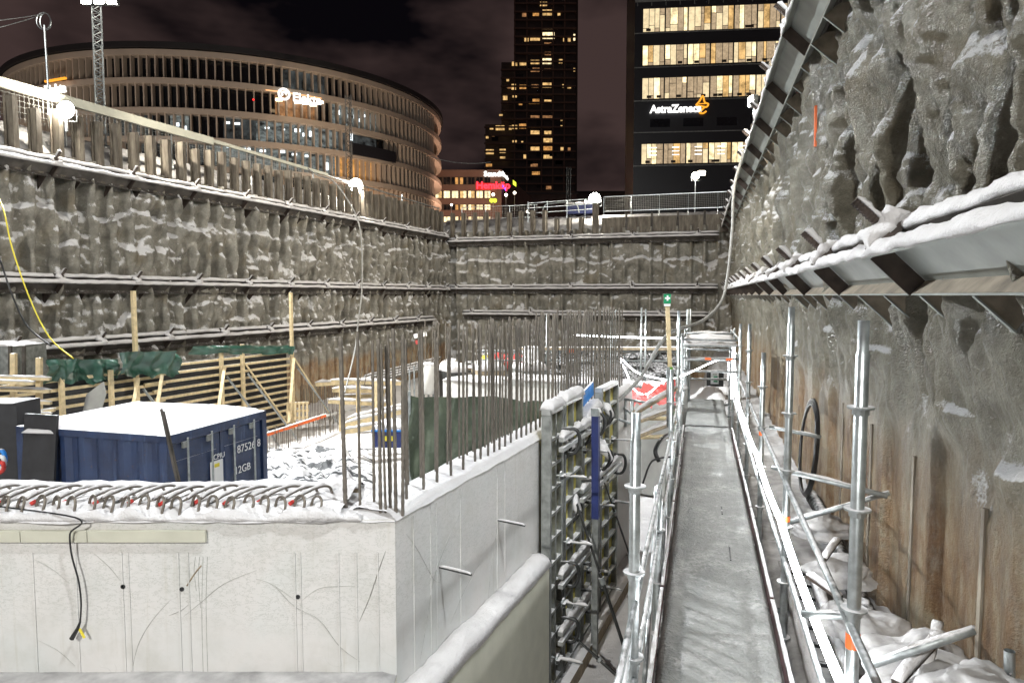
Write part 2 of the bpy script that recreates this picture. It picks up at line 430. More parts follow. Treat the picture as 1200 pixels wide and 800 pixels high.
mb.build('pile_head', 'rusty_pile', rf)
# right part of the far wall: steel lagging panels with thin posts
for k in range(5):
    a = FF.pt(9.75+k*1.45, .0, 4.0); b = FF.pt(11.1+k*1.45, .0, 4.0)
    MB().bar(a, b, .06, 1.0).build('lagging_panel', 'rusty_pile', rf)
    MB().bar(FF.pt(11.17+k*1.45, .03, 3.4), FF.pt(11.17+k*1.45, .03, 4.72), .1, .1).build('lagging_post', 'waler_steel', rf)
rr = root_for(FR_, 8, 'sheet_pile_wall', 'tall near sheet pile wall on the right, lumpy frozen concrete above and rusty steel below', 'retaining wall')
ss = [.9]
while ss[-1] < 39.4: ss.append(ss[-1]+max(.016, ss[-1]*.0058))
wallmesh(FR_, ss, frange(-3.6, 5.2, 400), .27, .58, 51, -1.35, 1.42, 9).build('frozen_face', 'frozen_wall_near', rr, True, False)
mb = wallmesh(FR_, frange(-8, .9, 30), frange(-3.6, 5.2, 40), .25, .70, 51, -1.35, 1.42, 9); mb.build('rear_face', 'frozen_wall_near', rr, True, False)
bank(FR_, -8, 40, 120, TOPZ+.1, 61).build('snow_bank', 'snow', rr, True)
pile_heads(FR_, rr, 6.3, 39, 1.24, 4.4, lambda s: 5.6)
# seam strips where the near piles interlock, and leftover shotcrete pads with snow on them
for s in (4.26, 5.68, 7.1, 8.52):
    MB().bar(FR_.pt(s, -.02, -3.4), FR_.pt(s, -.02, -1.3), .03, .03).build('pile_lock', 'rusty_pile', rr)
mb = MB(); mb.bar(FR_.pt(9.9, .19, 2.05), FR_.pt(9.9, .2, 2.6), .05, .03, FR_.n); 
mb.build('orange_marker', 'orange', rr)

# ================================================================== WALERS (double channels set square to the ground anchors)
def waler(fr, s0, s1, zi, label, seed, step=2.4, bstep=1.0, o0=.10, rods=None, sc_=1.0, near=False, phase=0.6, mat='waler_steel', web='waler_steel', brk=True):
    a = (fr.n+V((0, 0, 1))).normalized(); p = (fr.n-V((0, 0, 1))).normalized()
    h, fw, gp, th = .40*sc_, .14*sc_, .05*sc_, .016
    zi = zi+(gp+fw)*.707
    base = fr.pt(s0, o0, zi); ext = fr.d*(s1-s0)
    root = thing('waler', label, 'waler', fr.pt(s0, o0, zi), 'walers round the pit walls')
    for sg, nm in ((1, 'lower_channel'), (-1, 'upper_channel')):
        prof = [(0, gp), (0, gp+fw), (th, gp+fw), (th, gp+th), (h-th, gp+th), (h-th, gp+fw), (h, gp+fw), (h, gp)]
        prof = [(u, v*sg) for u, v in prof]
        MB().prism(prof, base, a, p, ext).build(nm, web if sg > 0 else mat, root)
        if near and sg > 0: MB().bar(base+a*(th+.004)+p*(gp+fw/2+.006), base+ext+a*(th+.004)+p*(gp+fw/2+.006), fw-.016, .004, a).build('inner_flange', 'rusty_flange', root)
        # snow on the up and outward face
        n = int((s1-s0)/(.06 if near else .2))
        mid = base+a*h+p*sg*(gp+fw/2)
        m = MB().ridge([mid+ext*(i/n) for i in range(n+1)], p, a, fw*.5, .05 if near else .06, 8, seed+sg, .6, 2.6)
        m.build('snow_cover', 'snow', root, True)
    s = s0+phase; 
    while s < s1-.2:
        if rods is None:
            c = fr.pt(s, o0, zi)
            m = MB().box(c+a*(h+.025), fr.d*.13, p*.16, a*.025); pl = m.build('anchor_plate', 'bracket_steel', root)
            pts = [c+a*(h+.04), c+a*(h+.36)]
            r = MB().tube(path(pts[0], pts[1], 22), [.027 if k % 2 else .036 for k in range(23)], 8)
            r.tube([c+a*(h+.05), c+a*(h+.11)], .06, 6)
            rd = r.build('anchor_rod', 'bracket_steel', root)
            nn = 5; MB().ridge([c+a*(h+.12+.24*i/nn)-p*.035 for i in range(nn+1)], fr.d, -p+V((0, 0, .5)), .032, .05, 6, s, .6, 6).build('snow_cap', 'snow', rd, True)
            MB().ridge([c+a*(h+.05)+p*lerp(-.17, .17, i/10)+fr.d*.05*math.sin(i) for i in range(11)], fr.d, a, .10, .075, 8, s*3, .8, 5).build('snow_lump', 'snow', pl, True)
            st = MB().box(c+a*(h/2)+p*(gp+fw*.5+.02), fr.d*.008, a*(h/2-th), p*(fw*.5))
            st.build('stiffener', 'bracket_steel', root)
        s += step
    s = s0+.35
    while s < s1-.1 and brk:
        c = fr.pt(s, 0, zi)
        q = [fr.pt(s, o0-.02, zi-.02), fr.pt(s, o0+(gp+fw)*.7, zi-(gp+fw)*.72), fr.pt(s, -.12, zi-(gp+fw)*.72-.34*sc_), fr.pt(s, -.12, zi+.0)]
        m = MB(); t2 = fr.d*.008; i = 0
        m.v += [x-t2 for x in q]+[x+t2 for x in q]; m.f += [(3, 2, 1, 0), (4, 5, 6, 7)]+[(k, (k+1) % 4, (k+1) % 4+4, k+4) for k in range(4)]
        br = m.build('bracket', 'rusty_flange' if near else 'bracket_steel', root)
        if near: MB().bar(q[1]+(q[2]-q[1])*.0, q[2], .035, .01).build('edge_strip', 'waler_web', br)
        s += bstep
    return root
waler(FL, .0, 30.4, 3.25, 'uppermost snow-topped double steel waler on the long left pit wall', 1, 2.45)
waler(FL, .0, 30.4, .05, 'middle snow-topped steel waler on the left pit wall, just above eye level', 2, 2.45)
waler(FL, 3.6, 28.5, -1.75, 'lowest waler on the left pit wall, behind the timber formwork', 3, 2.45, brk=False)
waler(FF, .2, 16.3, 3.0, 'uppermost steel waler across the far pit wall, under the mesh fence', 4, 3.6, 1.6)
waler(FF, .2, 16.3, .1, 'middle steel waler across the far pit wall, level with the eye', 5, 3.6, 1.6)
waler(FF, 1.2, 15.8, -1.45, 'lowest steel waler across the far pit wall, above the long white light strip', 6, 3.8, 1.6, brk=False)
waler(FR_, 1.6, 38.5, 0.0, 'large near steel waler on the right wall with grey web and thick threaded anchor rods', 7, 2.55, .95, o0=.10, near=True, phase=3.35, web='waler_web')
waler(FR_, 3.6, 38.5, 3.35, 'uppermost waler of the right wall, climbing out of the picture at the top', 8, 2.55, .95, o0=.16, near=True, phase=1.4, web='waler_web', sc_=1.15)

# ================================================================== PIT EDGE: rail, mesh fences
rail = thing('guard_rail', 'pale steel box rail along the top of the left pit wall, with wire mesh below', 'guard rail', FL.pt(5, -.3, TOPZ))
MB().bar(FL.pt(-1, -.30, 5.62), FL.pt(12, -.30, 5.60), .12, .26).build('box_rail', 'cream_bar', rail)
MB().bar(FL.pt(12.01, -.30, 5.62), FL.pt(19, -.30, 5.54), .10, .12).build('box_rail', 'cream_bar', rail)
MB().tube([FL.pt(12, -.3, 5.62), FL.pt(30.5, -.3, 5.35)], .035).build('top_tube', 'galvanised', rail)
m = MB()
s = -1
while s < 22:
    m.tube([FL.pt(s, -.33, 4.7), FL.pt(s, -.33, 5.5)], .006, 4, False); s += .13
for z in (4.8, 4.95, 5.1, 5.25, 5.4): m.tube([FL.pt(-1, -.33, z), FL.pt(22, -.33, z)], .006, 4, False)
m.build('wire_mesh', 'mesh_wire', rail)
for s in (1.2, 3.4, 6.4, 10.2, 14, 18, 22, 26): MB().bar(FL.pt(s, -.36, 4.3), FL.pt(s, -.36, 5.6), .05, .05).build('post', 'galvanised', rail)
def mesh_fence(fr, s0, s1, o, z0, z1, label, post=1.5, step=.12):
    root = thing('mesh_fence', label, 'fence', fr.pt(s0, o, z0))
    for z in (z0+.05, z1): MB().tube([fr.pt(s0, o, z), fr.pt(s1, o, z)], .02, 6).build('rail', 'galvanised', root)
    s = s0
    while s <= s1+.01: MB().tube([fr.pt(s, o, z0-.3), fr.pt(s, o, z1)], .022, 6).build('post', 'galvanised', root); s += post
    m = MB(); s = s0
    while s < s1: m.tube([fr.pt(s, o, z0), fr.pt(s, o, z1)], .008, 4, False); s += step
    z = z0+.15
    while z < z1: m.tube([fr.pt(s0, o, z), fr.pt(s1, o, z)], .008, 4, False); z += step
    m.build('wire_mesh', 'mesh_wire', root)
mesh_fence(FF, 9.8, 16.8, -.35, 4.85, 5.75, 'dense wire mesh fence above the right end of the far wall', 1.6, .1)
mesh_fence(FF, .5, 5.5, -1.4, 4.8, 5.6, 'snowy wire mesh fence behind the pile heads in the far left corner', 1.6, .16)
# tube guard rail with arches between, near the bright lamp on the far side
root = thing('tube_barrier', 'light tube railing beside the bright lamp on the far pit edge', 'guard rail', FF.pt(5.6, -.3, TOPZ))
for z in (4.95, 5.25, 5.55): MB().tube([FF.pt(5.2, -.3, z), FF.pt(9.3, -.3, z+.12)], .022, 6).build('rail', 'galvanised', root)
for s in (5.2, 6.4, 7.6, 8.7): MB().tube([FF.pt(s, -.3, 4.4), FF.pt(s, -.3, 5.65)], .025, 6).build('post', 'galvanised', root)
MB().tube(smoothpath([FF.pt(6.0, -.5, 4.9), FF.pt(6.2, -.5, 5.4), FF.pt(6.6, -.5, 5.5), FF.pt(8, -.5, 5.5), FF.pt(8.3, -.5, 4.9)]), .03, 6).build('hoop', 'galvanised', root)
root = thing('covered_machine', 'snow-covered blue and grey machine parked behind the far railing', 'machine', FF.pt(8.2, -1.2, TOPZ))
m = MB().box(FF.pt(8.2, -1.4, 5.2), FF.d*.8, FF.n*.4, (0, 0, .3)); m.build('body', 'formwork_blue', root)
MB().ridge([FF.pt(7.3+.2*i, -1.4, 5.48) for i in range(10)], FF.n, (0, 0, 1), .45, .16, 8, 3).build('snow_cover', 'snow', root, True)
MB().tube([FF.pt(7.6, -1.4, 4.7), FF.pt(7.6, -1.4, 5.0)], .2, 10).build('wheel', 'black_rubber', root)
# ================================================================== WHITE CONCRETE WALL (L in plan)
WT = -1.67
cor = V((-.875, 5.0, 0)); dF = V((-1, 0, 0)); dR = V((.41, 1, 0)).normalized()
nF = V((-dF.y, dF.x, 0)); nF = nF if nF.y < 0 else -nF          # towards the camera
nR = V((dR.y, -dR.x, 0))                                        # to the right
wall = thing('concrete_wall', 'new white-faced concrete wall in the foreground, turning back into the pit at its corner', 'wall', cor+V((0, 0, G)))
LF, LR = 6.5, 8.2; tF, tR = .92, .40
c2 = cor-nF*0; 
def X(p, z): return V((p.x, p.y, z))
inn = cor - nF*tF - nR*tR/abs(1)
# outline of the plan
endF = cor+dF*LF; endR = cor+dR*LR
def isect(p, d, q, e):
    den = d.x*e.y-d.y*e.x; t_ = ((q.x-p.x)*e.y-(q.y-p.y)*e.x)/den; return p+d*t_
inner_c = isect(cor-nF*tF, dF, cor-nR*tR, dR)
plan = [cor, endF, endF-nF*tF, inner_c, endR-nR*tR, endR]
m = MB()
n = len(plan)
m.poly([X(p, WT) for p in plan])
for i in range(n): a, b = plan[i], plan[(i+1) % n]; m.quad(X(a, G-.2), X(b, G-.2), X(b, WT), X(a, WT))
m.build('wall_body', 'white_wall', wall)
# settled snow on top
m = MB(); NS = 70
def topstrip(a, b, d_in, w, n, seed, h=.05, over=.015):
    m = MB(); k = 10
    for i in range(n+1):
        p = a.lerp(b, i/n)
        for j in range(k+1):
            q = j/k; e = min(1, min(q, 1-q)*6)
            pp = p+d_in*(q*w)
            nn = noise.noise(V((pp.x*2.2, pp.y*2.2, seed)))+.4*noise.noise(V((pp.x*8, pp.y*8, seed)))
            zz = WT+.004+(h*(1+.7*nn))*e**.5
            if j == 0: pp = pp-d_in*over*(1+nn); zz = WT-.012*(1+nn)
            m.v.append(X(pp, zz))
    for i in range(n):
        for j in range(k): c = i*(k+1)+j; m.f.append((c, c+1, c+k+2, c+k+1))
    return m
topstrip(cor+dR*.0, endR, -nR, tR, 90, 3, .05).build('snow_cover', 'snow', wall, True)
topstrip(cor+dF*.42, endF, -nF, tF, 90, 4, .075, .03).build('snow_cover', 'snow', wall, True)
topstrip(cor, cor+dF*.45, -nF, tF, 14, 5, .03).build('snow_cover', 'snow', wall, True)
# fallen snow banked on the edge above the recess bar
m = MB(); pts = [X(cor+dF*lerp(.25, 5.6, i/150)-nF*.02, WT+.0) for i in range(151)]
m.ridge(pts, nF, (0, 0, 1), .05, .05, 8, 17, .9, 5).build('snow_edge', 'snow', wall, True)
def fp(px, py, off=.004):       # pixel -> point on the wall's front face
    r = ray(px, py); t_ = (cor.dot(nF)+off)/r.dot(nF); return r*t_
def rp(px, py, off=.004):
    r = ray(px, py); t_ = (cor.dot(nR)+off)/r.dot(nR); return r*t_
for x0, x1 in ((-60, 26), (27, 104), (105, 242)):
    a = fp(x0, 626); b = fp(x1, 626); 
    a.z = b.z = -1.79
    MB().bar(X(a, -1.79)+nF*.012, X(b, -1.79)+nF*.012, .03, .085).build('edge_batten', 'cream_bar', wall)
for px in (40, 90, 144, 152, 210, 222, 346, 353, 397, 418, 443):
    a = fp(px, 700)
    MB().bar(X(a, -1.92)+nF*.0, X(a, -3.2), .012 if px not in (152, 222, 353) else .006, .006, nF).build('joint_strip', 'white_wall', wall)
for px in (485, 505, 512, 540, 583, 592):
    a = rp(px, 640)
    MB().bar(X(a, WT-.05), X(a, -3.6), .012, .006, nR).build('joint_strip', 'white_wall', wall)
def hole(p, nn): MB().disc(p, nn, .017, .006, 12).build('tie_hole', 'black_rubber', wall)
for px, py in ((144, 687), (213, 690), (349, 699)): hole(fp(px, py), nF)
def scratch(fn, pts, w=.004, mt='scuff'):
    q = smoothpath([fn(x, y, .0015) for x, y in pts], 5); MB().tube(q, [max(.0008, w*(.15+.38*math.sin(math.pi*i/(len(q)-1)))) for i in range(len(q))], 4).build('scuff_line', mt, wall)
scratch(fp, [(154, 788), (162, 755), (178, 727), (200, 702)])
scratch(fp, [(322, 686), (345, 710), (374, 726), (398, 757), (422, 775)], .0055)
scratch(fp, [(354, 703), (372, 690), (390, 687), (420, 686)])
scratch(fp, [(110, 648), (128, 664), (141, 680)])
scratch(fp, [(215, 722), (235, 706), (262, 684), (300, 668)])
scratch(fp, [(300, 678), (318, 684), (345, 702)], .003)
scratch(fp, [(40, 655), (62, 667), (82, 684)], .003)
scratch(fp, [(45, 750), (68, 762), (88, 780)], .003)
scratch(fp, [(421, 728), (433, 700), (443, 670), (452, 645)], .009)
scratch(fp, [(198, 721), (212, 715), (221, 708)], .005)
scratch(rp, [(476, 625), (490, 645), (508, 678), (516, 682)], .006)
scratch(rp, [(492, 775), (499, 735), (508, 680), (522, 640), (540, 600)], .004)
scratch(rp, [(572, 705), (575, 670), (582, 620), (583, 590)], .004)
scratch(rp, [(528, 730), (545, 690), (562, 660)], .003)
# rusty-brown run marks under the batten end, a stain with a shape of its own
for dx, ln in ((234, 60), (238, 165), (229, 40), (243, 150)):
    m = MB().tube(smoothpath([fp(dx, 652, .0), fp(dx-1.5, 652+ln*.4, .0), fp(dx+1, 652+ln, .0)], 4), .0022, 4)
    m.build('run_mark', 'scuff', wall)
m = MB().tube(smoothpath([fp(236, 662, .0), fp(228, 672, .0), fp(219, 686, .0)], 4), .006, 4); m.build('run_mark', 'old_timber', wall)
# tie bars out of the right face
for px, py, q in ((583, 609, 624), (515, 664, 560)):
    a = rp(px, py, 0); tb = thing('tie_bar', 'short dark bar sticking out of the white wall, '+('nearer the corner' if px < 550 else 'farther from the corner'), 'tie bar', a, 'bars out of the white wall')
    b = a+nR*.30+V((0, 0, -.02)); MB().tube([a, b], .012, 6).build('bar', 'dark_steel', tb)
    MB().ridge(path(a+V((0, 0, .01)), b+V((0, 0, .01)), 8), nR.cross(V((0, 0, 1))), (0, 0, 1), .010, .012, 6, 2).build('snow_strip', 'snow', tb, True)
# low insulated plinth along the right face with a thick snow cap
pl = thing('plinth_wall', 'low pale green plinth wall with a thick roll of snow on top, along the white wall', 'wall', cor+nR*.1+V((0, 0, G)))
pz = -3.08; a = cor+dR*-.6; b = cor+dR*2.95
m = MB(); o1, o2 = .003, .20
q = [a+nR*o1, a+nR*o2, b+nR*o2, b+nR*o1]
m.prism([(0, 0), (0, 1), (1, 1), (1, 0)], X(a+nR*o1, G), nR*(o2-o1), V((0, 0, pz-G)), b-a).build('plinth_body', 'cream_bar', pl)
m = MB().ridge([X(a.lerp(b, i/90)+nR*.1, pz) for i in range(91)], nR, (0, 0, 1), .125, .13, 10, 6, .25, 2.5); m.build('snow_cap', 'snow', pl, True)
# base ledge below the front face
pl = thing('footing', 'snow-dusted footing ledge at the foot of the white wall, bottom left', 'footing', endF+V((0, 0, G)))
a = cor+dF*.0; b = endF
m = MB().prism([(0, 0), (0, 1), (1, 1), (1, 0)], X(a+nF*.003, G), nF*.22, V((0, 0, -2.88-G)), b-a); m.build('footing_body', 'cream_bar', pl)
MB().ridge([X(a.lerp(b, i/60)+nF*.1, -2.88) for i in range(61)], nF, (0, 0, 1), .12, .05, 8, 8, .2, 2).build('snow_cover', 'shaded_dirty_snow', pl, True)

# ------------------------------------------------------------------ vertical starter bars
GRP = 'upright reinforcing bars of the white wall'
def rebar(p, ztop, r=.0115, proto={}):
    key = round(r, 4)
    if key not in proto:
        mb = MB(); L = 1.0
        mb.tube([(0, 0, i/40) for i in range(41)], [r*(1.1 if i % 2 else .93) for i in range(41)], 6)
        o = mb.build('reinforcing_bar', 'rebar_steel'); proto[key] = o; first = True
    else:
        o = proto[key].copy(); COL.objects.link(o); first = False
    o.location = p; o.scale = (1, 1, ztop-p.z)
    o.rotation_euler = (R(random.uniform(-.9, .9)), R(random.uniform(-.9, .9)), 0)
    return o
s = .12; k = 0
while s < 7.9:
    for row, off in ((0, .11), (1, .31)):
        p = X(cor+dR*(s+(.07 if row else 0)+random.uniform(-.02, .02))-nR*off, WT+.0)
        o = rebar(p, -.34+.10*min(1, s/4)+random.uniform(-.05, .05), .0125 if row == 0 else .011)
        tag(o, 'bare vertical reinforcing bar standing in the white wall, '+('outer row nearest the right face' if row == 0 else 'inner row behind the outer bars'), 'reinforcing bar', GRP+(' outer row' if row == 0 else ' inner row'))
    s += .25 if s < 1.6 else .155; k += 1
for i, (px, top, w) in enumerate(((405, 395, .017), (422, 388, .011), (446, 398, .014), (452, 402, .010), (464, 385, .014), (472, 392, .013))):
    base = PZ(px, 604 - (0 if i > 1 else 6), WT)
    zt = P(px, top, base.y).z
    o = rebar(base, zt, w)
    nm = ['leftmost and thickest of them all', 'second from the left', 'third from the left', 'fourth from the left, thin', 'fifth from the left', 'sixth from the left, at the corner']
    tag(o, 'tall bar at the white wall corner, '+nm[i], 'reinforcing bar', 'tall bars at the wall corner')
# row of lower loops and upper hairpins on the front wing
proto = MB().tube([(-.052, 0, -.03), (-.055, 0, .06)]+[(.055*math.cos(math.pi-math.pi*i/8), 0, .075+.055*math.sin(math.pi*i/8)) for i in range(9)]+[(.055, 0, .06), (.052, 0, -.03)], .0105, 7).build('rebar_loop', 'rebar_steel')
first = True
dirF = dF
for i in range(34):
    s = .62+i*.132
    o = proto if first else proto.copy()
    if not first: COL.objects.link(o)
    first = False
    o.location = X(cor+dF*s-nF*(.085+.02*math.sin(i*2.1)), WT+.02); o.rotation_euler = (R(-14+4*math.sin(i)), R(3*math.sin(i*1.7)), R(-35+6*math.sin(i*3.3)))
    tag(o, 'rusty arch of reinforcing bar in the front row on top of the white wall', 'rebar loop', 'front row of rebar loops')
def hairpin(red):
    name = 'rebar_hairpin'
    root = thing(name, '', 'rebar hairpin', (0, 0, 0))
    pts = smoothpath([(-.11, -.15, -.02), (-.03, -.06, .03), (.06, .04, .055), (.12, .10, .04), (.14, .13, -.03), (.14, .14, -.12)], 4)
    MB().tube(pts, .012, 7).build('bar', 'rebar_steel', root)
    MB().tube([pts[0]-(pts[1]-pts[0]).normalized()*.012, pts[0]+(pts[1]-pts[0]).normalized()*.028], .0155, 8).build('end_cap', 'red_paint' if red else 'dark_steel', root)
    MB().ridge([p+V((0, 0, .008)) for p in pts[2:18]], (1, -.6, 0), (0, 0, 1), .014, .018, 7, 4, .7, 11).build('snow_strip', 'snow', root, True)
    return root
for red, nm in ((True, 'snow-laden rebar hairpin with a red end cap, back row on the white wall'), (False, 'snow-laden rebar hairpin with a bare dark end, back row on the white wall')):
    proto = hairpin(red); proto['label'] = nm; proto['group'] = 'hairpins with red caps' if red else 'hairpins with bare ends'
    for i in range(18):
        o = proto if i == 0 else copy_tree(proto)
        s = .72+i*.25+(0 if red else .125)
        o.location = X(cor+dF*s-nF*(.31+(0 if red else .03)+.02*math.sin(i*2.7)), WT+.095-(0 if red else .015)); o.rotation_euler.z = R(4*math.sin(i*5))
m = MB(); pts = [X(cor+dF*lerp(.5, 6, i/90)-nF*.66, WT+.02) for i in range(91)]
o = m.ridge(pts, nF, (0, 0, 1), .24, .045, 8, 12, .7, 4).build('snow_drift', 'snow', wall, True)
tb = thing('edge_plank', 'weathered timber plank on edge behind the hairpins by the wall corner', 'plank', X(cor+dF*.5-nF*.8, WT))
MB().bar(X(cor+dF*.40-nF*.60, WT+.01), X(cor+dF*1.5-nF*.62, WT+.01), .03, .13).build('board', 'old_timber', tb)
MB().ridge(path(X(cor+dF*.40-nF*.60, WT+.075), X(cor+dF*1.5-nF*.62, WT+.075), 30), nF, (0, 0, 1), .03, .03, 6, 9).build('snow_strip', 'snow', tb, True)
# hanging lead with plug
a = fp(95, 597, .0)-nF*.1; 
lead = thing('hanging_cable', 'thin black cable with a plug hanging down the white wall', 'cable', fp(90, 740, .05))
pts = smoothpath([X(cor+dF*3.2-nF*.55, WT+.12), X(cor+dF*3.35-nF*.2, WT+.09), fp(88, 606, .05), fp(82, 625, .06), fp(84, 650, .05), fp(92, 680, .05), fp(95, 705, .05), fp(94, 728, .05)], 8)
MB().tube(pts, .0065, 6).build('lead', 'black_rubber', lead)
MB().tube([fp(94, 728, .05), fp(91, 736, .05), fp(84, 748, .05)], [.008, .013, .018], 8).build('plug', 'black_rubber', lead)
MB().bar(fp(93, 736, .05), fp(99, 747, .05), .02, .004, nF).build('yellow_tag', 'yellow', lead)

# ================================================================== WALL FORMWORK PANELS
wp0 = cor
def wf(D, off, z):          # point at depth D beside the white wall's right face
    s_ = (D-5.0)/dR.y; return X(cor+dR*s_+nR*off, z)
def panel(D0, D1, zt, label, ply, zb=G, snow=True, cap=None):
    root = thing('wall_formwork', label, 'formwork panel', wf(D0, .1, zb), 'steel framed formwork panels against the white wall')
    t = .11; o = .05
    for D, w in ((D0, 1), (D1, -1)):
        MB().bar(wf(D+.035*w, o+t/2, zb), wf(D+.035*w, o+t/2, zt), .06, t, nR).build('edge_frame', 'form_steel', root)
    MB().bar(wf((D0+D1)/2, o+t/2-.005, zb), wf((D0+D1)/2, o+t/2-.005, zt-.02), .05, t-.02, nR).build('stud', 'form_steel', root)
    MB().bar(wf(D0, o+t/2, zt-.03), wf(D1, o+t/2, zt-.03), t, .06).build('edge_frame', 'aluminium', root)
    z = zb+.06
    while z < zt-.1:
        MB().bar(wf(D0+.05, o+t/2, z), wf(D1-.05, o+t/2, z), t-.02, .035).build('rib', 'form_steel', root); z += .30
    MB().bar(wf((D0+D1)/2, o+.02, zb), wf((D0+D1)/2, o+.02, zt-.06), .02, (D1-D0)*1.02, nR.cross(V((0, 0, 1)))).build('ply_face', ply, root)
    if snow: MB().ridge(path(wf(D0+.02, o+t/2, zt), wf(D1-.02, o+t/2, zt), 12), nR, (0, 0, 1), .085, cap or .09, 8, D0, .3, 3).build('snow_cap', 'snow', root, True)
    return root
panel(7.85, 8.34, -1.32, 'narrow grey formwork panel at the near end, first in the row', 'form_ply')
panel(8.36, 9.10, -1.30, 'grey formwork panel second from the near end, with rounded snow cap', 'form_ply', cap=.12)
panel(9.12, 9.97, -1.78, 'lower formwork panel between its taller neighbours, with snow sliding off', 'form_ply', cap=.16)
panel(9.99, 10.97, -1.36, 'farthest and tallest looking formwork panel with bare aluminium head', 'form_ply', snow=False)
bs = thing('blue_board', 'bright blue foam board with snow on it between the formwork panels', 'board', wf(9.6, .0, -1.6))
MB().bar(wf(9.15, .02, -1.52), wf(9.98, .02, -1.36), .03, .20).build('board', 'light_blue', bs)
MB().ridge(path(wf(9.15, .1, -1.68), wf(9.95, .1, -1.60), 10), nR, (0, 0, 1), .10, .1, 8, 3).build('snow_cover', 'snow', bs, True)
# walings, tie rods and clamps on the panels
for i, (D, z) in enumerate(((8.1, -2.15), (9.0, -2.05), (8.35, -3.05), (9.4, -2.9), (8.0, -4.35), (9.2, -3.75), (10.4, -2.2), (10.5, -3.2), (8.2, -3.75), (9.9, -4.3))):
    a = wf(D, .0, z); b = wf(D, .52, z+.01)
    root = thing('tie_rod', 'snowy tie rod with nut plate sticking out of the formwork, '+['upper, first panel', 'upper, second panel', 'at mid height, first panel', 'at mid height, third panel', 'lowest, first panel', 'low, third panel', 'upper, last panel', 'mid height, last panel', 'low, first panel', 'lowest, third panel'][i], 'tie rod', a, 'tie rods of the formwork')
    MB().tube(path(a, b, 20), [.012 if k % 2 else .0095 for k in range(21)], 6).build('rod', 'galvanised_frosted', root)
    MB().disc(wf(D, .21, z), nR, .065, .02, 10).build('nut_plate', 'galvanised_frosted', root)
    MB().box(wf(D, .235, z), dR*.075, nR*.02, (0, 0, .018)).build('wing_nut', 'dark_steel', root)
    MB().ridge(path(a+nR*.2+V((0, 0, .01)), b+V((0, 0, .01)), 8), dR, (0, 0, 1), .014, .02, 6, D, .8, 8).build('snow_strip', 'snow', root, True)
for i, (D0, D1, z) in enumerate(((8.0, 9.6, -1.75), (8.0, 9.2, -3.4), (8.8, 10.8, -2.6), (8.0, 9.3, -4.1))):
    root = thing('waling', 'steel channel waling clamped across the formwork, '+['highest', 'second from the bottom', 'in the middle, far end', 'lowest'][i], 'waling', wf(D0, .24, z), 'walings on the formwork')
    for dz in (-.06, .06): MB().bar(wf(D0, .24, z+dz), wf(D1, .24, z+dz), .06, .05).build('channel', 'aluminium', root)
    MB().ridge(path(wf(D0, .24, z+.085), wf(D1, .24, z+.085), 24), nR, (0, 0, 1), .035, .045, 7, i*3, .9, 6).build('snow_cover', 'snow', root, True)
    for D in (D0+.25, D1-.25):
        m = MB().tube(smoothpath([wf(D, .16, z+.13), wf(D, .34, z+.14), wf(D+.02, .38, z), wf(D, .33, z-.14), wf(D, .2, z-.15)], 5), .022, 8); m.build('clamp', 'dark_steel', root)
# snow-hooded clamps at the panel heads
for i, (px, py, D) in enumerate(((660, 515, 8.5), (684, 500, 9.2), (708, 480, 10.2), (668, 590, 8.8), (706, 530, 9.6))):
    p = P(px, py, D); root = thing('formwork_clamp', 'curved steel formwork clamp hooded with snow, '+['nearest', 'second', 'farthest', 'lower, near', 'beside the blue soldier'][i], 'clamp', p-V((0, 0, .2)), 'clamps on the formwork')
    for k in (-1, 1):
        MB().tube(smoothpath([p+nR*(-.12)+dR*.06*k, p+nR*.06+dR*.06*k+V((0, 0, .04)), p+nR*.13+dR*.09*k+V((0, 0, -.06)), p+nR*.07+dR*.09*k+V((0, 0, -.2)), p+nR*.0+dR*.05*k+V((0, 0, -.24))], 5), .02, 7).build('jaw', 'dark_steel', root)
    MB().ridge([p+nR*lerp(-.16, .14, k/8)+V((0, 0, .07-.16*(k/8)**2)) for k in range(9)], dR, (0, 0, 1), .10, .13, 8, i*5, .5, 5).build('snow_hood', 'snow', root, True)
sol = thing('soldier_beam', 'upright blue painted steel soldier in front of the formwork', 'soldier beam', P(698, 610, 8.9))
a = P(698, 487, 8.7); b = P(698, 607, 8.7); c = P(698, 478, 8.7)
MB().bar(a, b, .085, .09, nR).build('blue_web', 'formwork_blue', sol); MB().bar(c, a, .09, .10, nR).build('head', 'galvanised', sol); MB().bar(b, X(b, G), .07, .08, nR).build('foot', 'form_steel', sol)
for i, (a, b, r, lb) in enumerate(((P(676, 590, 8.4), PZ(742, 790, G), .022, 'long black adjustable brace from the formwork down to the snow'), (P(702, 547, 9.4), PZ(738, 650, G), .018, 'shorter dark brace beside the blue soldier beam'), (P(672, 745, 8.2), PZ(740, 806, G), .024, 'low frosted push-pull brace near the foot of the formwork'))):
    root = thing('push_pull_brace', lb, 'brace', b)
    d = b-a; MB().tube([a, a+d*.45], r*.7, 8).build('spindle', 'dark_steel', root); MB().tube([a+d*.40, b], r, 8).build('tube', 'dark_steel', root)
    MB().tube([a+d*.43, a+d*.47], r*1.8, 8).build('collar', 'galvanised_frosted', root); MB().box(b, nR*.06, dR*.06, (0, 0, .01)).build('foot_plate', 'dark_steel', root)
fb = thing('kicker_board', 'old timber kicker board under the formwork, heaped with snow', 'board', wf(8, .3, G))
MB().bar(wf(7.2, .34, G+.09), wf(11, .34, G+.09), .1, .2).build('board', 'old_timber', fb)
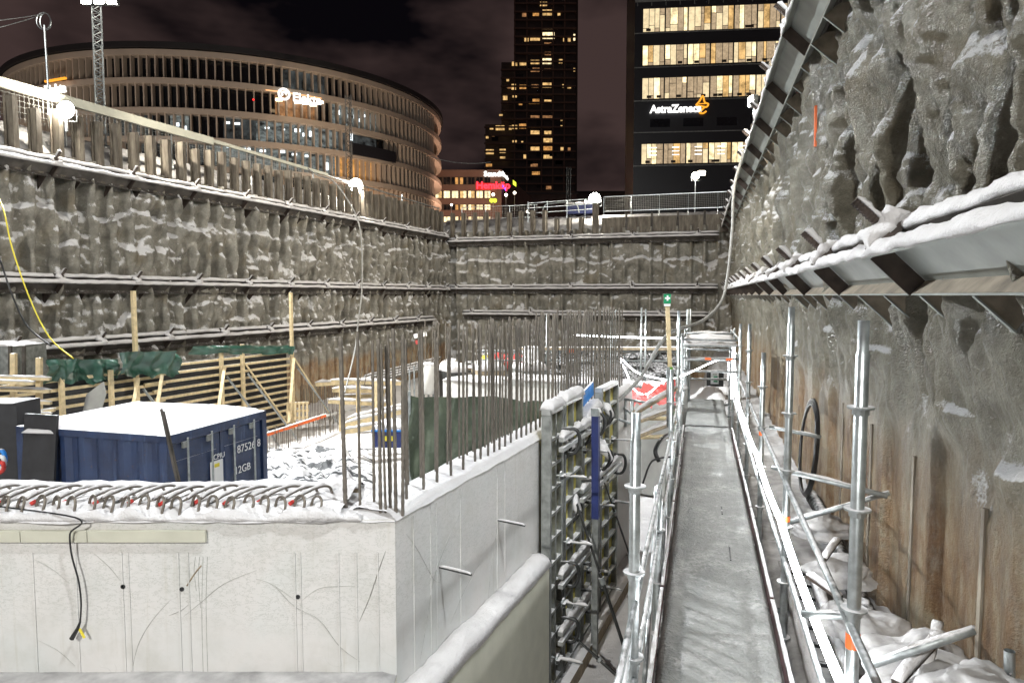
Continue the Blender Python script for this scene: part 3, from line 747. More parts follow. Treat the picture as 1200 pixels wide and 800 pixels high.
# ================================================================== WALKWAY SCAFFOLD
deck = thing('walkway_deck', 'narrow steel scaffold walkway covered with grey trodden snow, running away from the viewer', 'walkway', FW.pt(1, .17, DK))
s = .9; k = 0
while s < 14.2:
    e = min(s+2.57, 14.3)
    for j in range(3):
        o = -.26+.145+j*.29; m = MB().box(FW.pt((s+e)/2, o, DK-.035), FW.d*((e-s)/2-.01), FW.n*.14, (0, 0, .03)); m.build('deck_plank', 'galvanised_frosted', deck)
    s = e
for j in range(3):
    MB().box(FW.pt(16.2, -.26+.145+j*.29, DK-.01), FW.d*1.85, FW.n*.14, (0, 0, .03)).build('deck_plank', 'galvanised_frosted', deck)
def snowsheet(s0, s1, o0, o1, z, n, mm, seed, amp):
    m = MB()
    for i in range(n+1):
        for j in range(mm+1):
            s = lerp(s0, s1, i/n); q = j/mm; o = lerp(o0, o1, q)
            e = min(1, min(q, 1-q)*9)
            nn = noise.noise(V((s*1.6, o*5, seed)))+.5*noise.noise(V((s*6, o*12, seed)))+.3*noise.noise(V((s*17, o*22, seed)))
            edge = .03*max(0, (abs(q-.5)-.34)/.16)
            m.v.append(FW.pt(s, o, z+.004+e**.5*(.02+edge)+amp*nn*e))
    for i in range(n):
        for j in range(mm): a = i*(mm+1)+j; m.f.append((a, a+1, a+mm+2, a+mm+1))
    return m
snowsheet(.9, 14.3, -.262, .605, DK, 420, 26, 2, .009).build('trodden_snow', 'trodden_snow', deck, True)
snowsheet(14.35, 18.05, -.262, .605, DK+.025, 80, 16, 5, .02).build('fresh_snow', 'trodden_snow', deck, True)
for a, b, o in ((3.3, 4.2, .40), (7.1, 7.5, .34), (8.6, 8.9, .3)):
    MB().bar(FW.pt(a, o, DK+.017), FW.pt(b, o, DK+.022), .014, .025).build('plank_gap', 'black_rubber', deck)
for s0, s1 in ((.9, 3.4), (3.45, 6.0), (6.05, 8.6), (8.65, 11.2), (11.25, 13.8)):
    for o in (-.285, .63):
        MB().bar(FW.pt(s0, o, DK+.06), FW.pt(s1, o, DK+.06), .022, .15).build('toe_board', 'toe_board', deck)
        MB().ridge(path(FW.pt(s0, o, DK+.135), FW.pt(s1, o, DK+.135), 20), FW.n, (0, 0, 1), .016, .018, 6, s0*3+o, .6, 5).build('snow_strip', 'snow', deck, True)

scaf = thing('walkway_scaffold', 'galvanised ringlock scaffold with rosettes and rails carrying the snowy walkway', 'scaffold', FW.pt(1, .2, G))
def standard(s, o, zb, zt, r=.0242, root=scaf, mt='galvanised', dz=.5, z_off=0.0, nm='standard'):
    st = MB().tube([FW.pt(s, o, zb), FW.pt(s, o, zt-.16), FW.pt(s, o, zt-.155), FW.pt(s, o, zt)], [r*1.3, r*1.3, r*1.08, r*1.08], 14).build(nm, mt, root, True)
    z = zt-.42+z_off
    while z > zb+.1:
        mm = MB().disc(FW.pt(s, o, z), (0, 0, 1), .062, .010, 16); mm.tube([FW.pt(s, o, z-.035), FW.pt(s, o, z+.0)], r*1.6, 12)
        mm.build('rosette', 'galvanised', st)
        if mt != 'galvanised': pass
        z -= dz
    return st
def tube_(p, q, name='ledger', r=.0242, mt='galvanised', snow=True, root=scaf):
    o = MB().tube(path(p, q, 2), r, 9).build(name, mt, root, True)
    if snow:
        L = (q-p).length; n = max(4, int(L/.16)); sd = (q-p).cross(V((0, 0, 1))).normalized()
        MB().ridge([p.lerp(q, i/n)+V((0, 0, r*.6)) for i in range(n+1)], sd, (0, 0, 1), r*.6, r*.6, 6, p.x*7+p.z, .9, 7).build('snow_strip', 'snow', o, True)
    return o
def tape(s, o, z, h=.07, r=.0335): return MB().tube([FW.pt(s, o, z-h/2), FW.pt(s, o, z+h/2)], r, 14).build('red_tape', 'orange', scaf)
RS = [(3.60, -.12), (6.30, -.10), (8.87, -.70), (11.4, -.45), (13.9, -.55), (16.4, -.75), (18.2, -.9)]
LS = [(3.86, -.66), (6.35, -1.75), (8.95, -.95), (11.5, -.25), (14.0, -.75), (16.5, -.75), (18.2, -.9)]
for s, zt in RS: standard(s, .755, -4.3, zt)
for s, zt in LS: standard(s, -.34, -4.9, zt)
tape(3.60, .755, -1.70, .075); tape(6.30, .755, -1.95, .05); tape(8.87, .755, -1.7, .05)
for (s0, _), (s1, _) in zip([(1.0, 0)]+RS[:-1], RS):
    for z, snow in ((-1.62, False), (-2.3, False)): tube_(FW.pt(s0, .74, z), FW.pt(s1, .74, z), 'guard_rail' if z > -2.5 else 'ledger', .021, 'galvanised_frosted', snow)
for (s0, _), (s1, _) in zip([(1.3, 0)]+LS[:-1], LS):
    for z in (-1.75, -2.2, -3.3): tube_(FW.pt(s0, -.33, z), FW.pt(s1, -.33, z), 'guard_rail' if z > -2.5 else 'ledger', .019, 'galvanised_frosted', False)
    tube_(FW.pt(s0, -.36, -3.9), FW.pt(s1, -.36, -1.9), 'diagonal', .019, 'galvanised', False)
for (s, _), (s2, _) in zip(RS, LS): tube_(FW.pt((s+s2)/2, -.34, DK-.1), FW.pt((s+s2)/2, .755, DK-.1), 'transom', .024, 'galvanised_frosted', False)
# wall ties from the right-hand standards
for a, b, nm in ((P(905, 547, 6.55), P(1040, 581, 5.95), 'wall_tie'), (P(922, 613, 6.6), P(1042, 577, 6.05), 'wall_tie'), (P(1012, 781, 3.55), P(1142, 737, 3.35), 'wall_tie'), (P(940, 718, 4.1), P(1006, 722, 3.9), 'wall_tie'), (P(902, 500, 8.9), P(962, 512, 8.5), 'wall_tie')):
    tube_(a, b, nm, .0242, 'galvanised_frosted', True)
# portal and stair head at the far end
for s in (14.0, 16.4):
    for z in (-.88, -1.25, -1.5): tube_(FW.pt(s, -.34, z), FW.pt(s, .755, z), 'cross_rail', .024, 'galvanised_frosted', True)
for z in (-.88, -1.25): 
    for o in (-.34, .755): tube_(FW.pt(14.0, o, z), FW.pt(18.2, o, z), 'ledger', .022, 'galvanised_frosted', True)
tube_(FW.pt(18.2, -.34, -2.15), FW.pt(18.2, .755, -2.15), 'cross_rail', .024, 'galvanised_frosted', True)
tube_(FW.pt(18.2, -.34, -1.65), FW.pt(18.2, .755, -1.65), 'cross_rail', .024, 'galvanised_frosted', True)
for s, o in ((14.0, .1), (14.0, .5)):
    MB().tube([FW.pt(s, o, -1.25), FW.pt(s, o+.12, -1.25)], .028, 8).build('red_tape', 'orange', scaf)
MB().box(FW.pt(16.0, .2, -1.0), FW.d*1.9, FW.n*.5, (0, 0, .02)).build('upper_deck', 'galvanised_frosted', scaf)
MB().ridge([FW.pt(14.1+.2*i, .2, -.98) for i in range(20)], FW.n, (0, 0, 1), .52, .09, 10, 7, .3).build('upper_snow', 'snow', scaf, True)
# notice board and white door-like sheeting
nb = thing('notice_board', 'dark framed notice board with a pale sheet at the far end of the walkway', 'notice board', FW.pt(18.0, .3, -2.3))
c = P(838, 443, 17.6)
MB().box(c, FW.n*.21, FW.d*.02, (0, 0, .21)).build('frame', 'dark_steel', nb); MB().box(c-FW.d*.022+FW.n*-.01, FW.n*.10, FW.d*.005, (0, 0, .15)).build('sheet', 'sign_white', nb)
for k in range(4): MB().box(c-FW.d*.03+V((0, 0, .1-.06*k))+FW.n*(.02*(k % 2)-.01), FW.n*.05, FW.d*.003, (0, 0, .017)).build('picture', 'sign_green' if k % 2 else 'grey_concrete', nb)
# ------------------------------------------------------------------ LED light strips
emit('led_white', (.95, .98, 1.0), 32)
emit('led_far', (.93, .97, 1.0), 20)
led = thing('light_strip', 'bright white LED light strip tied along the right-hand walkway rail', 'light strip', FW.pt(3, .7, -2.0))
pts = []
for i in range(0, 7):
    s0 = [2.2, 3.60, 6.30, 8.87, 11.4, 13.9, 15.2][i]
    zz = [-1.92, -1.93, -1.97, -1.98, -2.0, -1.98, -1.5][i]
    pts.append(FW.pt(s0, .71, zz))
full = []
for a, b in zip(pts[:-1], pts[1:]): full += sag(a, b, .05, 10)[:-1]
full.append(pts[-1]); full += [FW.pt(15.3, .69, -1.0), FW.pt(15.3, .69, -1.3), FW.pt(15.2, .68, -2.2)]
MB().tube(full, .027, 8).build('tube', 'led_white', led)
for i in (1, 2, 3, 4): MB().disc(pts[i], (0, 0, 1), .03, .02, 8).build('tie', 'black_rubber', led)
led = thing('light_strip', 'straight white LED light strip stretched across the pit below the far wall', 'light strip', P(765, 395, 21))
MB().tube(sag(P(672, 392.5, 22.5), P(850, 396.5, 18.5), .03, 20), .022, 6).build('tube', 'led_far', led)
led = thing('light_strip', 'loose LED light strip sagging from a post over the red tarpaulin', 'light strip', P(760, 460, 14))
MB().tube(smoothpath([P(853, 445, 15.6), P(850, 420, 15.6), P(800, 440, 13.0), P(777, 447, 13), P(757, 462, 13.2), P(742, 455, 13.4), P(735, 438, 13.6), P(727, 420, 13.8), P(748, 437, 13.6), P(786, 446, 13)], 6), .012, 6).build('tube', 'led_far', led)
post = thing('strip_post', 'slim upright post from which the LED strip sags', 'post', P(726, 470, 13.8))
MB().tube([P(726, 372, 13.8), PZ(726, 470, -3.0)if False else P(726, 490, 13.8)], .022, 7).build('tube', 'galvanised', post)

# ================================================================== LEDGE below the right wall
m = MB(); ss = [.6]
while ss[-1] < 39: ss.append(ss[-1]+max(.05, ss[-1]*.015))
nj = 30
for s in ss:
    for j in range(nj+1):
        q = j/nj; o = lerp(.15, 1.95, q)
        z = -4.85+1.75*min(1, max(0, (q-.02)/.34))**.7
        z += .10*noise.noise(V((s*.8, o*1.5, 5)))+.07*noise.noise(V((s*2.3, o*3.5, 6)))+.03*noise.noise(V((s*7, o*8, 7)))
        if q > .6: z += .12*(q-.6)/.4
        m.v.append(FW.pt(s, o, z))
for i in range(len(ss)-1):
    for j in range(nj): a = i*(nj+1)+j; m.f.append((a, a+1, a+nj+2, a+nj+1))
struct(m, 'snow_ledge', 'shaded_dirty_snow', True)
# ground slopes up at the far side too (behind the walkway end)
cl = thing('cable_ladder', 'snow-covered black cable ladder lying on the ledge below the right wall', 'cable ladder', P(960, 690, 4.9))
a = P(935, 600, 7.2); b = P(992, 745, 4.5); a.z = -2.93; b.z = -2.93; d = (b-a).normalized(); sd = d.cross(V((0, 0, 1)))
for k in (-1, 1):
    MB().bar(a+sd*.13*k, b+sd*.13*k, .03, .09).build('side_rail', 'black_ply', cl)
    MB().ridge(path(a+sd*.13*k+V((0, 0, .04)), b+sd*.13*k+V((0, 0, .04)), 24), sd, (0, 0, 1), .05, .06, 7, k, .6, 4).build('snow_cover', 'snow', cl, True)
for i in range(9): MB().bar(a.lerp(b, (i+.5)/9)-sd*.13, a.lerp(b, (i+.5)/9)+sd*.13, .04, .03).build('rung', 'black_ply', cl)
for i, (px, py, D, l) in enumerate(((965, 655, 5.9, .35), (985, 700, 5.0, .28), (1050, 800, 3.5, .5), (1085, 790, 3.6, .45))):
    p = P(px, py, D); ang = [.8, 2.1, .6, .9][i]; e = V((math.cos(ang), math.sin(ang), .25))*l
    root = thing('scrap_bar', 'bar end poking out of the snow on the right-hand ledge, '+['farthest', 'second', 'near the big standard', 'nearest the wall'][i], 'steel bar', p, 'scrap on the ledge')
    MB().bar(p, p+e, .05, .03).build('bar', 'bracket_steel', root); MB().ridge(path(p+V((0, 0, .015)), p+e+V((0, 0, .015)), 8), e.cross(V((0, 0, 1))), (0, 0, 1), .03, .035, 6, i).build('snow_strip', 'snow', root, True)
hb = thing('coiled_hose', 'black coiled hose leaning on the rusty part of the right wall', 'hose', FR_.pt(10.4, .2, -3))
for k in range(3):
    c = FR_.pt(9.8+.05*k, .19-.015*k, -2.15); pts = [c+FR_.d*((.62+.04*k)*math.cos(2*math.pi*i/24))+V((0, 0, (.62+.03*k)*math.sin(2*math.pi*i/24)))+FR_.n*(-.05*math.sin(2*math.pi*i/24)) for i in range(25)]
    MB().tube(pts, .022, 7, False).build('loop', 'black_rubber', hb, True)
cd = thing('corrugated_pipe', 'dark corrugated drainage pipe along the foot of the rusty wall', 'pipe', FR_.pt(6, .15, -3))
MB().tube([FR_.pt(4.6+.03*i, .12+.05*math.sin(i*.03), -2.9) for i in range(180)], [.075 if i % 4 < 2 else .09 for i in range(180)], 12).build('pipe', 'dark_steel', cd, True)
ps = thing('pipe_stub', 'short galvanised pipe stub standing at the bottom right corner', 'pipe', P(1182, 800, 3.5))
MB().tube([P(1183, 830, 3.4), P(1183, 762, 3.4)], .025, 12, False).build('pipe', 'galvanised', ps, True); MB().tube([P(1184, 790, 3.37), P(1184, 789, 3.33)], .006, 8).build('bolt_hole', 'black_rubber', ps)
for i, (px, py, D, sz) in enumerate(((1120, 800, 3.6, .26), (1085, 760, 4.2, .2), (1165, 800, 3.3, .2), (1010, 720, 5.2, .22), (985, 660, 6.0, .2), (958, 610, 7.4, .22))):
    p = P(px, py, D); m = MB(); n1, n2 = 36, 20
    for a_ in range(n2+1):
        for b_ in range(n1):
            v = V((math.cos(2*math.pi*b_/n1)*math.sin(math.pi*.5*a_/n2), math.sin(2*math.pi*b_/n1)*math.sin(math.pi*.5*a_/n2), math.cos(math.pi*.5*a_/n2)))
            m.v.append(p+V((v.x*1.5, v.y*1.5, v.z*.8))*sz*(1+.5*noise.noise(v*1.4+V((i*3, 0, 0)))+.12*noise.noise(v*6))+V((0, 0, -.12)))
    for a_ in range(n2):
        for b_ in range(n1): m.f.append((a_*n1+b_, a_*n1+(b_+1) % n1, (a_+1)*n1+(b_+1) % n1, (a_+1)*n1+b_))
    o = centred(m, 'snow_heap', 'shaded_dirty_snow', True); tag(o, 'rounded heap of snow over debris on the right-hand ledge, '+['big one at the bottom edge', 'by the wall foot', 'in the bottom right corner', 'behind the near standard', 'by the cable ladder', 'farthest'][i], 'snow heap', 'snow heaps on the ledge')

# free-standing scaffold posts left of the walkway and shoring timbers
sp = thing('shoring_post', 'thick galvanised shoring post left of the walkway, with flange rings', 'post', PZ(746, 880, G))
b = P(746, 487, 3.75); 
# (the walkway standard already stands here; this is the smaller post behind it)
MB().tube([P(769, 570, 6.6), P(768, 640, 6.6), X(P(768, 640, 6.6), G)], .02, 10).build('tube', 'galvanised', sp, True)
MB().disc(P(768.5, 606, 6.6), (0, 0, 1), .055, .01, 12).build('flange_ring', 'galvanised', sp)
for i, (x0, y0, x1, y1, D, r, snow) in enumerate(((743, 484, 792, 455, 10.5, .055, 1), (750, 492, 792, 478, 10.2, .06, 1), (752, 490, 786, 490, 10.6, .045, 0), (748, 510, 790, 494, 10, .06, 1), (752, 512, 786, 511, 10.4, .045, 0))):
    a = P(x0, y0, D-.3); b_ = P(x1, y1, D+.5)
    root = thing('timber_prop', 'snowy timber prop beside the walkway, '+['topmost slanting one', 'second from the top', 'level one in the middle', 'fourth, thick and snow-covered', 'lowest level one'][i], 'timber prop', a, 'timber props by the walkway')
    MB().tube(path(a, b_, 3), r*.75, 10).build('timber', 'timber' if not snow else 'old_timber', root, True)
    if snow: MB().ridge(path(a+V((0, 0, r*.4)), b_+V((0, 0, r*.4)), 10), (.3, -1, 0), (0, 0, 1), r*.7, r*.9, 7, i, .3, 3).build('snow_cover', 'snow', root, True)
for i, (px, yt, yb, D) in enumerate(((783, 430, 500, 10), (733, 468, 500, 12), (741, 470, 520, 11))):
    o = centred(MB().tube([P(px, yb, D), P(px, yt, D)], .026, 8), 'scaffold_post', 'galvanised', True); tag(o, 'short free scaffold post left of the walkway, '+['tallest, with the snow cap', 'leftmost', 'beside the timber props'][i], 'post', 'free scaffold posts')
    o.data.materials[0] = MATS['galvanised_frosted']
for i, (a, b_) in enumerate(((P(731, 467, 12), P(760, 472, 11.5)), (P(731, 478, 12), P(752, 492, 11)), (P(722, 490, 11.5), P(742, 497, 11.5)))):
    o = centred(MB().tube(path(a, b_, 4), .024, 8), 'scaffold_tube', 'galvanised_frosted', True); tag(o, 'loose scaffold tube lying by the formwork end, '+['top', 'middle', 'bottom'][i], 'tube', 'loose tubes')
hs = thing('black_hose', 'black hose looping over the snow between formwork and walkway', 'hose', PZ(770, 560, G))
MB().tube(smoothpath([P(786, 508, 9.5), P(775, 515, 9), P(768, 528, 8.8), P(772, 540, 8.8)]), .03, 8).build('hose', 'black_rubber', hs, True)
MB().tube(smoothpath([P(786, 535, 8), P(772, 537, 8), P(762, 543, 8), P(752, 570, 8), P(738, 610, 8)]), .012, 6).build('lead', 'black_rubber', hs, True)
# first-aid / emergency sign on a wooden pole
sg = thing('emergency_sign', 'green emergency sign with a white cross on a wooden pole marked with green paint', 'sign', P(788, 520, 11))
MB().bar(P(789, 530, 11), P(782, 357, 11), .06, .06).build('pole', 'timber', sg)
MB().bar(P(788.3, 505, 10.96), P(786.5, 462, 10.96), .066, .068).build('paint_band', 'green_paint', sg); MB().bar(P(786.2, 452, 10.96), P(785.5, 430, 10.96), .066, .068).build('paint_band', 'green_paint', sg)
c = P(782, 350, 10.93); MB().box(c, (.055, 0, 0), (0, .01, 0), (0, 0, .075)).build('panel', 'sign_green', sg)
MB().box(c+V((0, -.014, .01)), (.042, 0, 0), (0, .003, 0), (0, 0, .013)).box(c+V((0, -.015, .01)), (.013, 0, 0), (0, .003, 0), (0, 0, .042)).build('white_cross', 'sign_white', sg)
MB().box(c+V((0, 0, -.10)), (.05, 0, 0), (0, .01, 0), (0, 0, .018)).build('lower_plate', 'sign_white', sg)
# hoses and cables
def cable(name, pts, r, mt, label, cat='cable', n=8):
    q = smoothpath(pts, n); c = min(q, key=lambda p: p.z); root = thing(name, label, cat, c)
    MB().tube(q, r, 8).build('line', mt, root, True); return root
cable('supply_hose', [FR_.pt(20, .35, 4.6), P(862, 210, 17), P(858, 270, 16.5), P(853, 320, 16), P(846, 352, 15.5), P(826, 374, 14.5), P(800, 384, 13.5), P(785, 390, 13), P(772, 405, 12.5), P(752, 440, 12), P(728, 466, 11.5), P(712, 478, 11)], .034, 'grey_hose', 'long pale hose dropping from the right-hand waler and swinging across to the formwork', 'hose')
cable('yellow_cable', [FL.pt(3.5, .3, 3.3), P(0, 235, 15), P(14, 290, 14.5), P(35, 350, 14.3), P(58, 395, 14.2), P(86, 420, 14)], .014, 'yellow', 'thick yellow cable hanging at the far left')
cable('black_cable', [P(-12, 270, 15), P(2, 310, 14.6), P(14, 345, 14.5), P(32, 382, 14.3), P(60, 405, 14.2)], .018, 'black_rubber', 'thick black cable beside the yellow one at the far left')
cable('white_hose', [FL.pt(17.5, -.3, 5.6), P(372, 205, 30), P(390, 212, 28.5), P(408, 235, 28), P(420, 260, 27.6), P(424, 290, 27.4), P(424, 340, 27), P(420, 375, 26), P(416, 410, 24), P(404, 460, 22)], .028, 'grey_hose', 'pale hose hanging from the mast down over the left pit wall', 'hose')

# ================================================================== BLUE CONTAINER
e1 = V((.275, .962, 0)).normalized(); e2 = V((-.962, .275, 0)).normalized(); up = V((0, 0, 1))
cn = V((-5.28, 10.3, 0)); cz0 = G+.02; cz1 = -2.15; W, L, H = 2.438, 2.99, cz1-cz0
con = thing('shipping_container', 'dark blue ten-foot shipping container with snow on its roof and corrugated side', 'container', X(cn, cz0))
def cp(u, v, z): return cn+e1*u+e2*v+V((0, 0, z))           # u along door end, v along the long side
m = MB(); n = 56; prev = None                                # corrugated long side
for i in range(n+1):
    v = .12+(L-.24)*i/n; ph = (i % 8); dep = [0, 0, .5, 1, 1, 1, .5, 0][ph]*.05
    a, b = cp(.035+dep, v, cz0+.16), cp(.035+dep, v, cz1-.10)
    if prev: m.quad(prev[0], a, b, prev[1])
    prev = (a, b)
m.build('corrugated_side', 'container_blue', con)
for v in (0, L): 
    for u in (0, W): MB().bar(cp(lerp(.05, W-.05, u/W), lerp(.06, L-.06, v/L), cz0), cp(lerp(.05, W-.05, u/W), lerp(.06, L-.06, v/L), cz1), .14, .12, e1).build('corner_post', 'container_blue', con)
for v, u in ((0, 0), (L, 0), (0, W)):
    MB().box(cp(lerp(.08, W-.08, u/W)-0, lerp(.08, L-.08, v/L), cz1-.055), e1*.09, e2*.09, up*.06).build('corner_casting', 'container_blue', con)
for z in (cz0+.08, cz1-.05): MB().bar(cp(.04, 0.1, z), cp(.04, L-.1, z), .07, .11).build('side_rail', 'container_blue', con); MB().bar(cp(W-.04, .1, z), cp(W-.04, L-.1, z), .07, .11).build('side_rail', 'container_blue', con)
for z in (cz0+.08, cz1-.07): MB().bar(cp(.1, .03, z), cp(W-.1, .03, z), .07, .15).build('door_header', 'container_blue', con)
m = MB().box(cp(W/2, L/2, cz1-.06), e1*(W/2-.03), e2*(L/2-.03), up*.02); m.build('roof', 'container_blue', con)
MB().box(cp(W/2, L-.03, (cz0+cz1)/2), e1*(W/2-.1), e2*.02, up*(H/2-.1)).build('end_wall', 'container_blue', con); MB().box(cp(W-.03, L/2, (cz0+cz1)/2), e2*(L/2-.1), e1*.02, up*(H/2-.1)).build('side_wall', 'container_blue', con)
rods = []
for k in range(2):
    u0 = .12+k*1.1; u1 = u0+1.095
    dr = MB().box(cp((u0+u1)/2, .05, (cz0+cz1)/2), e1*(u1-u0-.02)/2, e2*.02, up*(H/2-.16))
    for zz in (.22, .78): dr.box(cp((u0+u1)/2, .032, cz0+H*(.1+.8*zz)), e1*(u1-u0-.2)/2, e2*.012, up*.28)
    d = dr.build('door', 'container_blue', con)
    for q in (.28, .78):
        u = lerp(u0, u1, q)
        MB().tube([cp(u, -.02, cz0+.08), cp(u, -.02, cz1-.10)], .018, 8).build('lock_rod', 'galvanised_frosted', d)
        for z in (cz0+.2, cz1-.2, cz0+.9): MB().box(cp(u-.05, .0, z), e1*.05, e2*.02, up*.05).build('rod_bracket', 'form_steel', d)
m = MB(); nx, ny = 26, 26
for i in range(nx+1):
    for j in range(ny+1):
        a, b = i/nx, j/ny; e = min(1, 9*min(a, 1-a, b, 1-b)); p = cp(lerp(.01, W-.01, a), lerp(.01, L-.01, b), cz1-.005)
        m.v.append(p+up*(.115*e**.45+.035*noise.noise(p*1.3)*e+.012*noise.noise(p*5)*e))
for i in range(nx):
    for j in range(ny): a = i*(ny+1)+j; m.f.append((a, a+1, a+ny+2, a+ny+1))
m.build('snow_roof', 'snow', con, True)
# markings
dn = -e2*-1
def dtext(s, sz, u, z, nm='marking', **k): return text(s, sz, nm, 'sign_white', con, cp(u, -.012, z), e1, up, .002, .0, **k)
dtext('187526 8', .20, 1.50, cz1-.62); dtext('12GB', .19, 1.52, cz1-.98)
dtext('MULGP', .19, .92, cz1-1.72); dtext('DANE', .19, .92, cz1-2.0)
for k, s_ in enumerate(('MAX.GR 10 160 KG', 'TARE 1 660 KG', 'NET 8 500 KG', 'CU.CAP 15.9')): dtext(s_, .085, 1.56, cz1-1.48-.13*k)
MB().box(cp(1.08, -.008, cz1-.82), e1*.15, e2*.004, up*.2).build('label_plate', 'sign_white', con); MB().box(cp(1.08, -.014, cz1-.70), e1*.06, e2*.003, up*.03).build('label_mark', 'yellow', con)
text('CPIU', .13, 'marking', 'sign_white', con, cp(1.0, -.012, cz1-.60), e1, up, .002)
for k, ch in enumerate('CPIU'): text(ch, .17, 'marking', 'sign_white', con, cp(.02, .86, cz1-1.03-.21*k), -e2, up, .002)
for k, ch in enumerate('12G8'): text(ch, .17, 'marking', 'sign_white', con, cp(.02, .66, cz1-1.05-.21*k), -e2, up, .002)
MB().box(cp(.016, 1.45, cz1-1.35), e2*.10, e1*.004, up*.22).build('label_plate', 'cream_bar', con)
MB().box(cp(.01, 2.0, cz1-1.60), e2*.62, e1*.006, up*.16).build('green_panel', 'green_paint', con)
gp = thing('leaning_sheet', 'black sheet leaning against the left end of the blue container, snow stuck to it', 'panel', cp(-.3, 2.9, cz0))
MB().box(P(46, 540, 10.9), e2*.34, (e1+up*.08)*.02, (up*.75+e1*.08)).build('sheet', 'black_ply', gp)
MB().ridge(path(P(29, 506, 10.86), P(66, 507, 10.9), 8), e1, up, .06, .05, 7, 3).build('snow_strip', 'snow', gp, True)
lb = thing('leaning_bars', 'two long steel flats leaning against the container doors', 'steel bars', PZ(214, 600, -3.4))
for dx in (0, 3): MB().bar(P(189+dx*.8, 479+dx, 9.6), P(220+dx, 620, 8.9), .045, .012, e1).build('flat_bar', 'waler_steel', lb)
# black bin at the far left
bb = thing('dark_crate', 'tall black crate with a small multicoloured bundle, left of the container', 'crate', P(5, 600, 11.5))
a = P(-60, 474, 11.5); b_ = P(24, 474, 11.8)
MB().box(V(((a.x+b_.x)/2, 11.9, (a.z+G)/2)), V(((b_.x-a.x)/2, .1, 0)), (0, .3, 0), (0, 0, (a.z-G)/2)).build('body', 'black_ply', bb)
MB().ridge([V((lerp(a.x, b_.x, i/10), 11.9, a.z)) for i in range(11)], (0, 1, 0), up, .3, .03, 8, 3).build('snow_cover', 'snow', bb, True)
for k, (dx, mt) in enumerate(((0, 'light_blue'), (1, 'white_paint'), (2, 'red_paint'))):
    MB().tube(smoothpath([P(-4+k, 530+6*k, 11.3), P(3, 528+7*k, 11.2), P(6-k, 540+5*k, 11.3), P(-3, 545+5*k, 11.3)], 4), .035, 7).build('bundle', mt, bb, True)

# ================================================================== BRACED TIMBER FORMWORK ON THE LEFT
FT = Fr((-11.35, 15), (3.45, 9), 1)
tw = thing('timber_formwork', 'long braced timber formwork wall with black plywood and pale battens behind the container', 'formwork', FT.pt(0, 0, G))
MB().bar(FT.pt(-1.5, -.06, (G-1.9)/2), FT.pt(9.6, -.06, (G-1.95)/2), .03, -1.9-G).build('plywood', 'black_ply', tw)
for k in range(12):
    z = -2.02-k*.225
    jit = .05*h1(k, 3)
    MB().bar(FT.pt(-1.5, .02, z+jit), FT.pt(4.2+.6*h1(k), .02, z+jit*.5), .05, .075).build('batten', 'timber', tw)
    MB().bar(FT.pt(3.9+.8*h1(k, 1), .075, z+.05), FT.pt(9.75, .075, z+.03), .05, .075).build('batten', 'timber', tw)
for s, zt in ((.2, -1.75), (1.3, -1.85), (2.6, -1.9), (3.35, .12), (6.35, -1.65), (7.25, -1.55), (9.65, .10)):
    MB().bar(FT.pt(s, .16, G), FT.pt(s, .16, zt), .10, .09, FT.n).build('post', 'timber', tw)
for s, s2 in ((3.35, 2.2), (4.1, 3.0), (6.4, 5.2), (7.3, 8.4), (9.65, 8.5), (9.65, 10.7)):
    MB().bar(FT.pt(s, .24, -2.2), FT.pt(s2, .9, G+.5), .09, .045).build('brace', 'timber', tw)
for s in (3.4, 6.4, 7.3, 9.7): MB().bar(FT.pt(s+.1, .22, -2.5), FT.pt(s+.9, 1.5, G), .06, .05).build('prop', 'galvanised_frosted', tw)
for i, (x0, x1, yt, yb, D, lb_) in enumerate(((52, 137, 421, 452, 15.9, 'crumpled dark green tarpaulin with snow, left one over the timber formwork'), (139, 210, 413, 444, 17.2, 'dark green tarpaulin hung on the timber formwork beside the tall post'), (226, 345, 405, 416, 20.0, 'narrow snowy green tarpaulin strip at the far end of the timber formwork'))):
    m = MB(); nx, ny = 30, 8
    for a_ in range(nx+1):
        for b2 in range(ny+1):
            x = lerp(x0, x1, a_/nx); y = lerp(yt, yb-abs(math.sin(a_*.33+i))*6*(1 if i < 2 else .3), b2/ny); DD = D+(2.1 if i < 2 else 4.0)*(a_/nx) - .25
            p = P(x, y, DD); w = noise.noise(V((x*.10, y*.05, i)))+.4*abs(noise.noise(V((x*.30-y*.1, y*.04, i))))
            m.v.append(p+FT.n*(.30*w+.08*math.sin(math.pi*min(1, b2/ny+.2)))+V((0, 0, .06*w)))
    for a_ in range(nx):
        for b2 in range(ny): c = a_*(ny+1)+b2; m.f.append((c, c+1, c+ny+2, c+ny+1))
    o = centred(m, 'tarpaulin', 'green_tarp', True); tag(o, lb_, 'tarpaulin', 'green tarpaulins over the formwork')
dp = thing('loose_sheet', 'grey plywood sheet leaning against the timber formwork between posts', 'board', P(112, 480, 15.8))
m = MB(); q = [P(97, 482, 15.9), P(101, 462, 16.0), P(121, 447, 16.1), P(124, 462, 16.0), P(118, 482, 15.9)]
m.poly(q); m.poly([p+V((0, .03, 0)) for p in reversed(q)])
for i in range(5): m.quad(q[i], q[(i+1) % 5], q[(i+1) % 5]+V((0, .03, 0)), q[i]+V((0, .03, 0)))
m.build('sheet', 'grey_concrete', dp)
gt = thing('steel_tank', 'grey ribbed steel tank at the far left edge behind the timber posts', 'tank', P(10, 450, 17))
MB().box(P(2, 424, 16.5), (.62, .1, 0), (0, .6, 0), (0, 0, .42)).build('shell', 'form_steel', gt)
for dx in (-25, -8, 10, 26): MB().bar(P(2+dx, 405, 15.85), P(2+dx, 443, 15.85), .07, .05, V((0, -1, 0))).build('rib', 'waler_steel', gt)
